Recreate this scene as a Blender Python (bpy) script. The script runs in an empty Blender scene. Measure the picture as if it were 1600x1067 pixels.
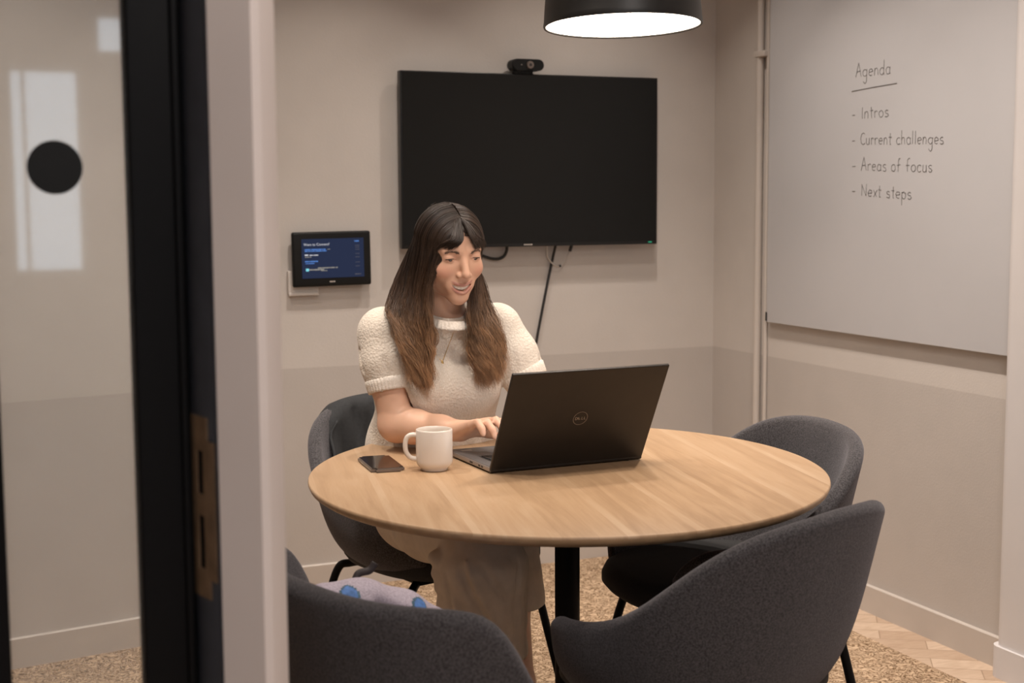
import bpy, bmesh, math, random
import numpy as np
from mathutils import Vector, Matrix
PI = math.pi
random.seed(7); rng = np.random.default_rng(7)
S = bpy.context.scene
COL = S.collection

# ------------------------------------------------------------------ camera
H = 1.32
YAW, PIT, ROL = [math.radians(a) for a in (22.944, 5.864, -0.325)]
fw = Vector((math.sin(YAW)*math.cos(PIT), math.cos(YAW)*math.cos(PIT), -math.sin(PIT)))
r0 = Vector((math.cos(YAW), -math.sin(YAW), 0)); u0 = r0.cross(fw)
rt = r0*math.cos(ROL)+u0*math.sin(ROL); up = -r0*math.sin(ROL)+u0*math.cos(ROL)
cam = bpy.data.cameras.new('camera'); cam_o = bpy.data.objects.new('camera', cam); COL.objects.link(cam_o)
m3 = Matrix((rt, up, -fw)).transposed()
cam_o.matrix_world = Matrix.Translation((0, 0, H)) @ m3.to_4x4()
cam.sensor_width = 36; cam.lens = 2205/1600*36
cam.clip_start = 0.02
cam.dof.use_dof = True; cam.dof.focus_distance = 3.12; cam.dof.aperture_fstop = 5.0
S.camera = cam_o

# ------------------------------------------------------------------ world, view
w = bpy.data.worlds.new('sky'); S.world = w; w.use_nodes = True
bg = w.node_tree.nodes['Background']; bg.inputs[0].default_value = (0.72, 0.86, 1.0, 1); bg.inputs[1].default_value = 5.0
S.view_settings.view_transform = 'Standard'; S.view_settings.look = 'None'
S.view_settings.exposure = -0.66; S.view_settings.gamma = 1.0
try: S.view_settings.use_curve_mapping = False
except Exception: pass
try:
    S.cycles.use_denoising = True
    S.cycles.sample_clamp_indirect = 6
except Exception: pass

def lamp(name, loc, power, color, size, target=None, kind='AREA', spread=PI):
    l = bpy.data.lights.new(name, kind); l.energy = power; l.color = color
    if kind == 'AREA':
        l.shape = 'DISK'; l.size = size
        l.spread = spread
    else: l.shadow_soft_size = size
    o = bpy.data.objects.new(name, l); COL.objects.link(o); o.location = loc
    d = (Vector(target) - Vector(loc)) if target else Vector((0, 0, -1))
    o.rotation_euler = d.to_track_quat('-Z', 'Y').to_euler()
    return o
WARM = (1.0, 0.89, 0.79)
# recessed ceiling downlights of the meeting room (2.7 m ceiling) and of the office outside it
SP = math.radians(92)
lamp('ceiling_downlight', (1.30, 3.78, 2.66), 10, WARM, 0.06, (1.30, 3.95, 0), spread=SP)
lamp('ceiling_downlight', (2.10, 3.86, 2.66), 8, WARM, 0.06, (2.15, 4.05, 0), spread=SP)
lamp('ceiling_downlight', (0.35, 3.35, 2.66), 14, WARM, 0.06, (0.35, 3.5, 0), spread=SP)
lamp('ceiling_downlight', (2.02, 3.30, 2.66), 13, WARM, 0.06, (2.30, 3.25, 0), spread=SP)
lamp('ceiling_downlight', (2.02, 2.45, 2.66), 13, WARM, 0.06, (2.30, 2.55, 0), spread=SP)
lamp('ceiling_downlight', (0.42, 2.20, 2.66), 5.5, WARM, 0.22, (0.90, 3.0, 0.9), spread=math.radians(75))
lamp('ceiling_panel', (1.2, 2.3, 2.68), 9, (1.0, 0.90, 0.80), 0.5)
lamp('office_ceiling_panel', (0.7, 0.1, 2.66), 62, (1.0, 0.91, 0.86), 0.6)
lamp('office_ceiling_panel', (-1.2, -2.6, 2.66), 30, (0.95, 0.95, 1.0), 0.8)

# ------------------------------------------------------------------ materials
def mat(name, color, rough=0.6, metal=0.0, spec=0.5, **kw):
    m = bpy.data.materials.new(name); m.use_nodes = True
    b = m.node_tree.nodes['Principled BSDF']
    b.inputs['Base Color'].default_value = (*color, 1); b.inputs['Roughness'].default_value = rough
    b.inputs['Metallic'].default_value = metal; b.inputs['Specular IOR Level'].default_value = spec
    for k, v in kw.items(): b.inputs[k].default_value = v
    return m
def nt(m): return m.node_tree.nodes, m.node_tree.links, m.node_tree.nodes['Principled BSDF']
def coords(m, scale=(1, 1, 1), rot=(0, 0, 0), kind='Object'):
    n, l, b = nt(m)
    tc = n.new('ShaderNodeTexCoord'); mp = n.new('ShaderNodeMapping')
    mp.inputs['Scale'].default_value = scale; mp.inputs['Rotation'].default_value = rot
    l.new(tc.outputs[kind], mp.inputs['Vector']); return mp.outputs['Vector']
def noise(m, vec, scale, detail=3, rough=0.55, dist=0):
    n, l, b = nt(m); t = n.new('ShaderNodeTexNoise')
    t.inputs['Scale'].default_value = scale; t.inputs['Detail'].default_value = detail
    t.inputs['Roughness'].default_value = rough; t.inputs['Distortion'].default_value = dist
    l.new(vec, t.inputs['Vector']); return t.outputs['Fac']
def ramp(m, fac, stops):
    n, l, b = nt(m); r = n.new('ShaderNodeValToRGB'); e = r.color_ramp.elements
    while len(e) < len(stops): e.new(0.5)
    for i, (p, c) in enumerate(stops): e[i].position = p; e[i].color = (*c, 1)
    l.new(fac, r.inputs['Fac']); return r.outputs['Color']
def bump(m, h, strength=0.2, dist=0.002):
    n, l, b = nt(m); k = n.new('ShaderNodeBump'); k.inputs['Strength'].default_value = strength
    k.inputs['Distance'].default_value = dist
    l.new(h, k.inputs['Height']); l.new(k.outputs['Normal'], b.inputs['Normal'])
def setcol(m, c): n, l, b = nt(m); l.new(c, b.inputs['Base Color'])
def mottled(name, c, rough, amt=0.08, scale=40, bs=0.0, bscale=200, bd=0.001, **kw):
    m = mat(name, c, rough, **kw); v = coords(m)
    lo = tuple(x*(1-amt) for x in c); hi = tuple(min(1, x*(1+amt)) for x in c)
    setcol(m, ramp(m, noise(m, v, scale), [(0.3, lo), (0.7, hi)]))
    if bs: bump(m, noise(m, v, bscale, 2), bs, bd)
    return m

M = {}
M['wall'] = mottled('wall_paint_light', (0.585, 0.54, 0.503), 0.75, 0.025, 6, 0.25, 160, 0.0015)
M['dado'] = mottled('wall_paint_greige', (0.50, 0.457, 0.425), 0.7, 0.025, 6, 0.25, 160, 0.0015)
M['skirt'] = mottled('skirting_paint', (0.53, 0.475, 0.43), 0.45, 0.02, 8)
M['ceil'] = mottled('ceiling_paint', (0.62, 0.59, 0.56), 0.9, 0.02, 5)
M['pier'] = mottled('pier_paint', (0.68, 0.61, 0.575), 0.7, 0.03, 5, 0.15, 120, 0.001)
M['column'] = mottled('column_paint', (0.655, 0.625, 0.62), 0.6, 0.02, 5)
M['conduit'] = mottled('conduit_paint', (0.56, 0.505, 0.46), 0.5, 0.02, 20)
M['board'] = mottled('whiteboard_enamel', (0.545, 0.54, 0.555), 0.3, 0.015, 3)
M['ink'] = mottled('marker_ink', (0.13, 0.12, 0.115), 0.6, 0.2, 60)
M['black'] = mottled('black_plastic', (0.008, 0.008, 0.008), 0.45, 0.1, 40, spec=0.25)
M['blacksteel'] = mottled('black_powder_coat', (0.004, 0.004, 0.0045), 0.5, 0.1, 60, spec=0.15)
M['jamb'] = mottled('dark_blue_grey_paint', (0.095, 0.104, 0.125), 0.5, 0.1, 30)
M['brass'] = mottled('aged_bronze', (0.29, 0.19, 0.115), 0.5, 0.2, 40, metal=0.15)
M['screen'] = mottled('tv_panel', (0.008, 0.008, 0.0075), 0.32, 0.05, 8, spec=0.25)
M['bezel'] = mottled('tv_bezel', (0.006, 0.006, 0.006), 0.3, 0.05, 30)
M['cable_b'] = mottled('black_cable', (0.015, 0.014, 0.014), 0.5, 0.1, 30)
M['cable_w'] = mottled('white_cable', (0.50, 0.46, 0.42), 0.5, 0.05, 30)
M['mug'] = mottled('cream_ceramic', (0.74, 0.66, 0.585), 0.28, 0.02, 15)
M['lid'] = mottled('laptop_lid_dark_aluminium', (0.030, 0.025, 0.021), 0.42, 0.06, 20, metal=0.35)
M['deck'] = mottled('laptop_deck_grey', (0.105, 0.10, 0.10), 0.45, 0.05, 30)
M['alum'] = mottled('laptop_side_aluminium', (0.36, 0.33, 0.31), 0.4, 0.04, 30, metal=0.7)
M['keys'] = mottled('key_black', (0.02, 0.02, 0.02), 0.5, 0.1, 40)
M['logo'] = mottled('logo_silver', (0.42, 0.37, 0.31), 0.35, 0.03, 30, metal=0.6)
M['phone'] = mottled('phone_case', (0.20, 0.165, 0.145), 0.35, 0.05, 30, metal=0.5)
M['glassblack'] = mottled('phone_glass', (0.02, 0.014, 0.012), 0.08, 0.02, 10, spec=0.8)
M['white'] = mottled('white_plastic', (0.62, 0.57, 0.53), 0.4, 0.02, 20)
M['gold'] = mottled('gold_chain', (0.62, 0.40, 0.16), 0.3, 0.05, 50, metal=0.9)
M['lampshade'] = mottled('pendant_black_metal', (0.014, 0.013, 0.012), 0.45, 0.05, 20)
M['trouser'] = mottled('beige_twill', (0.64, 0.54, 0.435), 0.85, 0.07, 30, 0.3, 700, 0.0006)
M['lash'] = mottled('eyelash', (0.02, 0.012, 0.008), 0.7, 0.1, 50)
M['brow'] = mottled('eyebrow_hair', (0.115, 0.065, 0.042), 0.8, 0.2, 200)
M['teeth'] = mottled('teeth', (0.82, 0.74, 0.64), 0.3, 0.03, 80)
M['mouth'] = mottled('mouth_inside', (0.10, 0.025, 0.02), 0.6, 0.1, 80)
M['seatpad'] = mottled('seat_pad_dark', (0.022, 0.021, 0.021), 0.9, 0.25, 300, 0.4, 500, 0.001)
M['jacket'] = mottled('dark_slate_cloth', (0.020, 0.021, 0.023), 0.9, 0.2, 120, 0.4, 500, 0.001)

def emis(name, c, s):
    m = mat(name, c, 0.5, spec=0.12); n, l, b = nt(m)
    b.inputs['Emission Color'].default_value = (*c, 1); b.inputs['Emission Strength'].default_value = s; return m
M['bulb'] = emis('pendant_diffuser', (1.0, 0.87, 0.73), 17.5)
M['tabscreen'] = emis('tablet_screen', (0.013, 0.021, 0.052), 1.0)
M['txtwhite'] = emis('screen_text_white', (0.50, 0.55, 0.62), 0.9)
M['txtblue'] = emis('screen_text_blue', (0.07, 0.18, 0.50), 0.9)
M['txtgrey'] = emis('screen_text_grey', (0.24, 0.25, 0.24), 0.7)
M['txtdim'] = emis('screen_text_dim', (0.07, 0.075, 0.10), 0.8)
M['cyan'] = emis('screen_icon_cyan', (0.18, 0.58, 0.72), 0.9)
M['lcd'] = emis('laptop_lcd', (0.92, 0.95, 1.0), 1.0)
M['led'] = emis('standby_led', (0.03, 0.30, 0.17), 0.9)

# upholstery: speckled grey felt
def felt(name, a, b_):
    m = mat(name, a, 0.95, spec=0.2); v = coords(m)
    n, l, bs = nt(m)
    f = noise(m, v, 300, 4, 0.75)
    setcol(m, ramp(m, f, [(0.36, a), (0.64, b_)])); bump(m, f, 0.5, 0.0012)
    bs.inputs['Sheen Weight'].default_value = 0.25; bs.inputs['Sheen Roughness'].default_value = 0.5
    bs.inputs['Sheen Tint'].default_value = (0.75, 0.72, 0.78, 1)
    return m
M['felt'] = felt('charcoal_felt', (0.024, 0.0225, 0.0235), (0.100, 0.093, 0.097))

# knitted sweater
m = mat('cream_knit', (0.72, 0.64, 0.55), 0.95, spec=0.2); v = coords(m); n, l, b = nt(m)
vo = n.new('ShaderNodeTexVoronoi'); vo.inputs['Scale'].default_value = 190; l.new(v, vo.inputs['Vector'])
f = noise(m, v, 150, 4, 0.7)
mx = n.new('ShaderNodeMath'); mx.operation = 'ADD'; l.new(vo.outputs['Distance'], mx.inputs[0]); l.new(f, mx.inputs[1])
setcol(m, ramp(m, mx.outputs[0], [(0.42, (0.84, 0.77, 0.69)), (0.85, (0.70, 0.62, 0.53))]))
bump(m, mx.outputs[0], 0.55, -0.0025); b.inputs['Sheen Weight'].default_value = 0.2
M['knit'] = m
m = mat('cream_rib', (0.70, 0.62, 0.53), 0.95, spec=0.2); v = coords(m); n, l, b = nt(m)
f = noise(m, v, 260, 2); setcol(m, ramp(m, f, [(0.3, (0.70, 0.62, 0.535)), (0.7, (0.84, 0.77, 0.69))])); bump(m, f, 0.7, 0.002)
M['rib'] = m

# skin with vertex albedo (lips, cheeks)
m = mat('skin', (0.55, 0.32, 0.22), 0.48, spec=0.4); n, l, b = nt(m)
at = n.new('ShaderNodeVertexColor'); at.layer_name = 'tone'; l.new(at.outputs['Color'], b.inputs['Base Color'])
b.inputs['Subsurface Weight'].default_value = 0.12; b.inputs['Subsurface Radius'].default_value = (0.012, 0.005, 0.003); b.inputs['Subsurface Scale'].default_value = 0.4
v = coords(m); bump(m, noise(m, v, 500, 2), 0.12, 0.0006)
M['skin'] = m
# eye
m = mat('eye', (0.7, 0.66, 0.62), 0.35); M['eye'] = m
v = coords(m); setcol(m, ramp(m, noise(m, v, 60), [(0.3, (0.66, 0.61, 0.57)), (0.7, (0.72, 0.68, 0.64))]))
M['iris'] = mottled('iris_brown', (0.045, 0.026, 0.015), 0.15, 0.2, 200)

# hair: dark roots, lighter chestnut ends
m = mat('hair_brown', (0.06, 0.03, 0.018), 0.42, spec=0.6); n, l, b = nt(m)
at = n.new('ShaderNodeVertexColor'); at.layer_name = 'tone'; l.new(at.outputs['Color'], b.inputs['Base Color'])
b.inputs['Anisotropic'].default_value = 0.4
M['hair'] = m

# table top veneer: planks and grain run along a diagonal of the room
m = mat('oak_veneer', (0.55, 0.33, 0.17), 0.42, spec=0.4); n, l, b = nt(m)
GR = math.radians(11.5)
v = coords(m, (1, 1, 1), (0, 0, -GR), 'Object')
sx = n.new('ShaderNodeSeparateXYZ'); l.new(v, sx.inputs[0])
def math_(op, a, bb=None):
    k = n.new('ShaderNodeMath'); k.operation = op
    for i, x in enumerate((a, bb)):
        if x is None: continue
        if isinstance(x, (int, float)): k.inputs[i].default_value = x
        else: l.new(x, k.inputs[i])
    return k.outputs[0]
pk = math_('FLOOR', math_('MULTIPLY', math_('ADD', sx.outputs['X'], 5.03), 1/0.128))
wn = n.new('ShaderNodeTexWhiteNoise'); wn.noise_dimensions = '1D'; l.new(pk, wn.inputs['W'])
fr = math_('FRACT', math_('MULTIPLY', math_('ADD', sx.outputs['X'], 5.03), 1/0.128))
cb = n.new('ShaderNodeCombineXYZ'); l.new(math_('MULTIPLY', sx.outputs['X'], 26.0), cb.inputs[0]); l.new(math_('MULTIPLY', sx.outputs['Y'], 2.2), cb.inputs[1]); l.new(math_('MULTIPLY', pk, 3.7), cb.inputs[2])
g1 = noise(m, cb.outputs[0], 1.0, 5, 0.6, 1.2)
cb2 = n.new('ShaderNodeCombineXYZ'); l.new(math_('MULTIPLY', sx.outputs['X'], 190.0), cb2.inputs[0]); l.new(math_('MULTIPLY', sx.outputs['Y'], 7.0), cb2.inputs[1])
g2 = noise(m, cb2.outputs[0], 1.0, 3, 0.6)
mixv = math_('ADD', math_('ADD', math_('MULTIPLY', g1, 0.62), math_('MULTIPLY', wn.outputs['Value'], 0.13)), math_('MULTIPLY', g2, 0.16))
edge = math_('LESS_THAN', fr, 0.12)
mixv2 = math_('ADD', mixv, math_('MULTIPLY', edge, 0.10))
setcol(m, ramp(m, mixv2, [(0.24, (0.345, 0.212, 0.116)), (0.46, (0.455, 0.296, 0.172)), (0.74, (0.54, 0.385, 0.25))]))
M['oak'] = m
M['oakedge'] = mottled('oak_edge', (0.40, 0.25, 0.135), 0.5, 0.2, 25)

# carpet with a maze-like loop pattern
m = mat('carpet_loop', (0.45, 0.33, 0.22), 1.0, spec=0.1); n, l, b = nt(m); v = coords(m)
nz2 = noise(m, v, 160, 3, 0.7); big = noise(m, v, 3.0, 2, 0.5)
mz = noise(m, v, 40.0, 1.0, 0.5, 1.2)
tri_ = math_('PINGPONG', math_('MULTIPLY', mz, 4.6), 0.5)
f = math_('ADD', math_('MULTIPLY', tri_, 1.25), math_('ADD', math_('MULTIPLY', nz2, 0.30), math_('MULTIPLY', big, 0.18)))
setcol(m, ramp(m, f, [(0.30, (0.13, 0.078, 0.042)), (0.48, (0.40, 0.275, 0.175)), (0.85, (0.58, 0.425, 0.29))]))
bump(m, f, 0.8, 0.006); M['carpet'] = m
# pale wood floor along the wall
m = mat('pale_parquet', (0.55, 0.42, 0.31), 0.5); n, l, b = nt(m); v = coords(m, (1, 1, 1), (0, 0, 0.6))
br = n.new('ShaderNodeTexBrick'); br.inputs['Scale'].default_value = 5; br.offset = 0.5
br.inputs['Color1'].default_value = (0.60, 0.46, 0.345, 1); br.inputs['Color2'].default_value = (0.46, 0.33, 0.235, 1); br.inputs['Mortar'].default_value = (0.32, 0.22, 0.15, 1)
br.inputs['Mortar Size'].default_value = 0.008; br.inputs['Brick Width'].default_value = 1.3; br.inputs['Row Height'].default_value = 0.4
l.new(v, br.inputs['Vector'])
g = noise(m, coords(m, (3, 14, 3), (0, 0, 0.6)), 3, 5, 0.6, 1.5)
mxr = n.new('ShaderNodeMix'); mxr.data_type = 'RGBA'; mxr.blend_type = 'MULTIPLY'; mxr.inputs[0].default_value = 0.6
l.new(br.outputs['Color'], mxr.inputs[6]); l.new(ramp(m, g, [(0.3, (0.72, 0.66, 0.6)), (0.6, (1, 1, 1))]), mxr.inputs[7]); setcol(m, mxr.outputs[2])
M['parquet'] = m
# mesh bag fabric, lavender
M['bag'] = mottled('lavender_mesh', (0.40, 0.35, 0.41), 0.8, 0.22, 330, 0.4, 400, 0.001)
M['bagblue'] = mottled('blue_print', (0.07, 0.17, 0.42), 0.7, 0.3, 90)
M['bagteal'] = mottled('teal_print', (0.06, 0.12, 0.17), 0.7, 0.3, 90)
M['bagdark'] = mottled('dark_zip', (0.03, 0.022, 0.022), 0.7, 0.2, 60)
# pane glass: clear, reflected haze painted in as pale diffuse, sharp faint reflections
m = bpy.data.materials.new('pane_glass'); m.use_nodes = True; n = m.node_tree.nodes; l = m.node_tree.links; n.clear()
out = n.new('ShaderNodeOutputMaterial'); tr = n.new('ShaderNodeBsdfTransparent'); gl = n.new('ShaderNodeBsdfGlossy'); df = n.new('ShaderNodeBsdfDiffuse')
gl.inputs['Roughness'].default_value = 0.03; df.inputs['Color'].default_value = (0.75, 0.75, 0.74, 1); tr.inputs['Color'].default_value = (0.95, 0.96, 0.955, 1)
fz = n.new('ShaderNodeFresnel'); fz.inputs['IOR'].default_value = 1.65
a1 = n.new('ShaderNodeMixShader'); a2 = n.new('ShaderNodeMixShader')
tn = n.new('ShaderNodeTexNoise'); tn.inputs['Scale'].default_value = 6; tcg = n.new('ShaderNodeTexCoord'); l.new(tcg.outputs['Object'], tn.inputs['Vector'])
rp = n.new('ShaderNodeMapRange'); rp.inputs[3].default_value = 0.08; rp.inputs[4].default_value = 0.14; l.new(tn.outputs['Fac'], rp.inputs[0])
l.new(rp.outputs[0], a1.inputs[0]); l.new(tr.outputs[0], a1.inputs[1]); l.new(df.outputs[0], a1.inputs[2])
l.new(fz.outputs[0], a2.inputs[0]); l.new(a1.outputs[0], a2.inputs[1]); l.new(gl.outputs[0], a2.inputs[2]); l.new(a2.outputs[0], out.inputs['Surface'])
M['glass'] = m

# ------------------------------------------------------------------ builders
def tag(o, label=None, cat=None, group=None, kind=None):
    if label: o['label'] = label
    if cat: o['category'] = cat
    if group: o['group'] = group
    if kind: o['kind'] = kind
    return o
def empty(name, loc, rz=0, label=None, cat=None, group=None, kind=None):
    o = bpy.data.objects.new(name, None); COL.objects.link(o); o.empty_display_size = 0.05
    o.location = loc; o.rotation_euler = (0, 0, rz)
    return tag(o, label, cat, group, kind)
def link(name, me, mats, parent=None, smooth=True, world=False):
    if not isinstance(mats, (list, tuple)): mats = [mats]
    for x in mats: me.materials.append(x)
    o = bpy.data.objects.new(name, me); COL.objects.link(o)
    if smooth: me.polygons.foreach_set('use_smooth', [True]*len(me.polygons))
    if parent is not None:
        o.parent = parent
        if world: bpy.context.view_layer.update(); o.matrix_parent_inverse = parent.matrix_world.inverted()
    return o
def from_bm(name, bm, mats, parent=None, smooth=True, auto=None, world=False):
    bmesh.ops.recalc_face_normals(bm, faces=bm.faces[:])
    me = bpy.data.meshes.new(name); bm.to_mesh(me); bm.free()
    o = link(name, me, mats, parent, smooth, world)
    if auto is not None:
        me.set_sharp_from_angle(angle=math.radians(auto))
    return o
def from_np(name, V, F, mats, parent=None, smooth=True, world=False):
    me = bpy.data.meshes.new(name)
    V = np.asarray(V, np.float32)
    me.from_pydata([], [], []) if len(V) == 0 else None
    F = np.asarray(F, np.int32); k = F.shape[1]
    me.vertices.add(len(V)); me.vertices.foreach_set('co', V.ravel())
    me.loops.add(F.size); me.loops.foreach_set('vertex_index', F.ravel())
    me.polygons.add(len(F)); me.polygons.foreach_set('loop_start', np.arange(0, F.size, k, dtype=np.int32))
    me.polygons.foreach_set('loop_total', np.full(len(F), k, dtype=np.int32))
    me.update(calc_edges=True); me.validate()
    return link(name, me, mats, parent, smooth, world)
def box(bm, lo, hi, mi=0, bev=0):
    lo = Vector(lo); hi = Vector(hi)
    r = bmesh.ops.create_cube(bm, size=1.0, matrix=Matrix.Translation((lo+hi)/2) @ Matrix.Diagonal((*(hi-lo), 1)))
    fs = set(f for v in r['verts'] for f in v.link_faces)
    for f in fs: f.material_index = mi
    if bev:
        es = list(set(e for v in r['verts'] for e in v.link_edges))
        bmesh.ops.bevel(bm, geom=es, offset=bev, segments=3, profile=0.6, affect='EDGES')
def boxo(name, lo, hi, m, parent=None, bev=0, world=False):
    bm = bmesh.new(); box(bm, lo, hi, 0, bev); return from_bm(name, bm, m, parent, True, 40, world)
def prism(name, pts, z0, z1, m, parent=None, auto=30):
    bm = bmesh.new(); a = [bm.verts.new((x, y, z0)) for x, y in pts]; b_ = [bm.verts.new((x, y, z1)) for x, y in pts]
    k = len(pts); bm.faces.new(a[::-1]); bm.faces.new(b_)
    for i in range(k): bm.faces.new((a[i], a[(i+1) % k], b_[(i+1) % k], b_[i]))
    return from_bm(name, bm, m, parent, True, auto)
def cyl(bm, p0, p1, r0_, r1_=None, seg=24, mi=0, caps=True):
    p0 = Vector(p0); p1 = Vector(p1); d = p1-p0; r1_ = r0_ if r1_ is None else r1_
    mtx = Matrix.Translation((p0+p1)/2) @ d.to_track_quat('Z', 'Y').to_matrix().to_4x4()
    r = bmesh.ops.create_cone(bm, cap_ends=caps, segments=seg, radius1=r0_, radius2=r1_, depth=d.length, matrix=mtx)
    for f in set(f for v in r['verts'] for f in v.link_faces): f.material_index = mi
def catmull(P, n):
    P = np.asarray(P, float); k = len(P)
    Q = np.vstack([2*P[0]-P[1], P, 2*P[-1]-P[-2]]); t = np.linspace(0, k-1, n); i = np.minimum(t.astype(int), k-2); u = (t-i)[:, None]
    a, b_, c, d = Q[i], Q[i+1], Q[i+2], Q[i+3]
    return 0.5*((2*b_)+(c-a)*u+(2*a-5*b_+4*c-d)*u**2+(-a+3*b_-3*c+d)*u**3)
def tubes(paths, radii, sides=6):
    """many tubes as one vertex / quad array; radii per point"""
    V = []; F = []; off = 0
    for P, R in zip(paths, radii):
        P = np.asarray(P, float); k = len(P); R = np.broadcast_to(np.asarray(R, float), (k,))
        T = np.gradient(P, axis=0); T /= np.linalg.norm(T, axis=1)[:, None]+1e-9
        ref = np.array([0.31, 0.87, 0.38]) if abs(T[:, 1]).mean() < 0.8 else np.array([0.9, 0.2, 0.38])
        A = np.cross(T, ref); A /= np.linalg.norm(A, axis=1)[:, None]+1e-9; B = np.cross(T, A)
        an = np.arange(sides)*2*PI/sides
        ring = P[:, None]+R[:, None, None]*(A[:, None]*np.cos(an)[None, :, None]+B[:, None]*np.sin(an)[None, :, None])
        V.append(ring.reshape(-1, 3))
        i = np.arange(k-1)[:, None]*sides; j = np.arange(sides)[None]; j2 = (j+1) % sides
        F.append((np.stack([i+j, i+j2, i+sides+j2, i+sides+j], -1)+off).reshape(-1, 4)); off += k*sides
        # end caps as collapsed quads
    return np.vstack(V), np.vstack(F)
def tubeo(name, P, r, m, parent=None, n=40, sides=10, world=False):
    Q = catmull(P, n) if n else np.asarray(P, float)
    R = np.full(len(Q), r) if np.isscalar(r) else np.interp(np.linspace(0, 1, len(Q)), np.linspace(0, 1, len(r)), r)
    R = R.copy(); Q = np.vstack([Q[:1], Q, Q[-1:]]); Q[0] += (Q[1]-Q[2])*1e-3; Q[-1] += (Q[-2]-Q[-3])*1e-3
    R = np.concatenate([[1e-5], R, [1e-5]])
    V, F = tubes([Q], [R], sides); return from_np(name, V, F, m, parent, True, world)
def lathe(bm, prof, seg=48, center=(0, 0, 0), mi=0):
    rows = []
    for r, z in prof:
        if r < 1e-6: rows.append([bm.verts.new((center[0], center[1], center[2]+z))])
        else: rows.append([bm.verts.new((center[0]+r*math.cos(2*PI*i/seg), center[1]+r*math.sin(2*PI*i/seg), center[2]+z)) for i in range(seg)])
    for a, b_ in zip(rows, rows[1:]):
        for i in range(seg):
            j = (i+1) % seg
            q = [a[i % len(a)], a[j % len(a)], b_[j % len(b_)], b_[i % len(b_)]]
            q = list(dict.fromkeys(q))
            if len(q) >= 3:
                try: f_ = bm.faces.new(q); f_.material_index = mi
                except ValueError: pass
def text_mesh(name, s, size, mtx, m, parent=None, ext=0.0004, world=False):
    c = bpy.data.curves.new(name, 'FONT'); c.body = s; c.size = size; c.extrude = ext; c.align_x = 'LEFT'
    t = bpy.data.objects.new(name, c); COL.objects.link(t); bpy.context.view_layer.update()
    me = bpy.data.meshes.new_from_object(t.evaluated_get(bpy.context.evaluated_depsgraph_get()))
    bpy.data.objects.remove(t); me.materials.clear(); me.transform(mtx)
    me.name = name
    return link(name, me, m, parent, False, world)
def rects(name, rs, plane, m, parent=None, th=0.0006):
    """small raised rectangles on a plane: plane(u, v, h) -> point"""
    rows = {}
    for r_ in rs: rows.setdefault((round(r_[1], 4)), []).append(r_)
    for v, grp in rows.items():
        bm = bmesh.new()
        for (u0_, v0_, u1_, v1_) in grp:
            vs = []
            for h in (0, th):
                vs.append([bm.verts.new(plane(u, v_, h)) for u, v_ in ((u0_, v0_), (u1_, v0_), (u1_, v1_), (u0_, v1_))])
            bm.faces.new(vs[1])
            for i in range(4): bm.faces.new((vs[0][i], vs[0][(i+1) % 4], vs[1][(i+1) % 4], vs[1][i]))
        from_bm(name, bm, m, parent, False)

# ------------------------------------------------------------------ signed distance modelling
def surface_nets(Fd, org, h):
    s = Fd < 0; nx, ny, nz = Fd.shape
    c = np.zeros((nx-1, ny-1, nz-1), np.int8)
    for dx in (0, 1):
        for dy in (0, 1):
            for dz in (0, 1): c += s[dx:nx-1+dx, dy:ny-1+dy, dz:nz-1+dz]
    act = (c > 0) & (c < 8); idx = np.full(act.shape, -1, np.int64); cells = np.argwhere(act); idx[act] = np.arange(len(cells))
    acc = np.zeros((len(cells), 3)); cnt = np.zeros(len(cells))
    cor = [(0, 0, 0), (1, 0, 0), (0, 1, 0), (1, 1, 0), (0, 0, 1), (1, 0, 1), (0, 1, 1), (1, 1, 1)]
    val = [Fd[cells[:, 0]+a, cells[:, 1]+b_, cells[:, 2]+c_] for a, b_, c_ in cor]
    for i in range(8):
        for j in range(i+1, 8):
            d = np.array(cor[j])-np.array(cor[i])
            if abs(d).sum() != 1: continue
            x = (val[i] < 0) != (val[j] < 0)
            t = np.where(x, val[i]/np.where(x, val[i]-val[j], 1), 0)
            acc += np.where(x[:, None], np.array(cor[i])+t[:, None]*d, 0); cnt += x
    V = (cells+acc/cnt[:, None])*h+np.array(org)
    Q = []
    for ax in range(3):
        a, b_ = [(1, 2), (2, 0), (0, 1)][ax]
        sl0 = [slice(1, n_-1) for n_ in Fd.shape]; sl1 = list(sl0)
        sl0[ax] = slice(0, Fd.shape[ax]-1); sl1[ax] = slice(1, Fd.shape[ax])
        s0 = s[tuple(sl0)]; s1 = s[tuple(sl1)]
        for sg in (0, 1):
            e = np.argwhere((s0 != s1) & (s0 == bool(sg)))
            if len(e) == 0: continue
            e = e+np.array([0 if k == ax else 1 for k in range(3)])
            def cell(da, db):
                p = e.copy(); p[:, a] += da; p[:, b_] += db; return idx[p[:, 0], p[:, 1], p[:, 2]]
            q = np.stack([cell(-1, -1), cell(0, -1), cell(0, 0), cell(-1, 0)], 1)
            Q.append(q if sg else q[:, ::-1])
    return V, np.vstack(Q)
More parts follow.
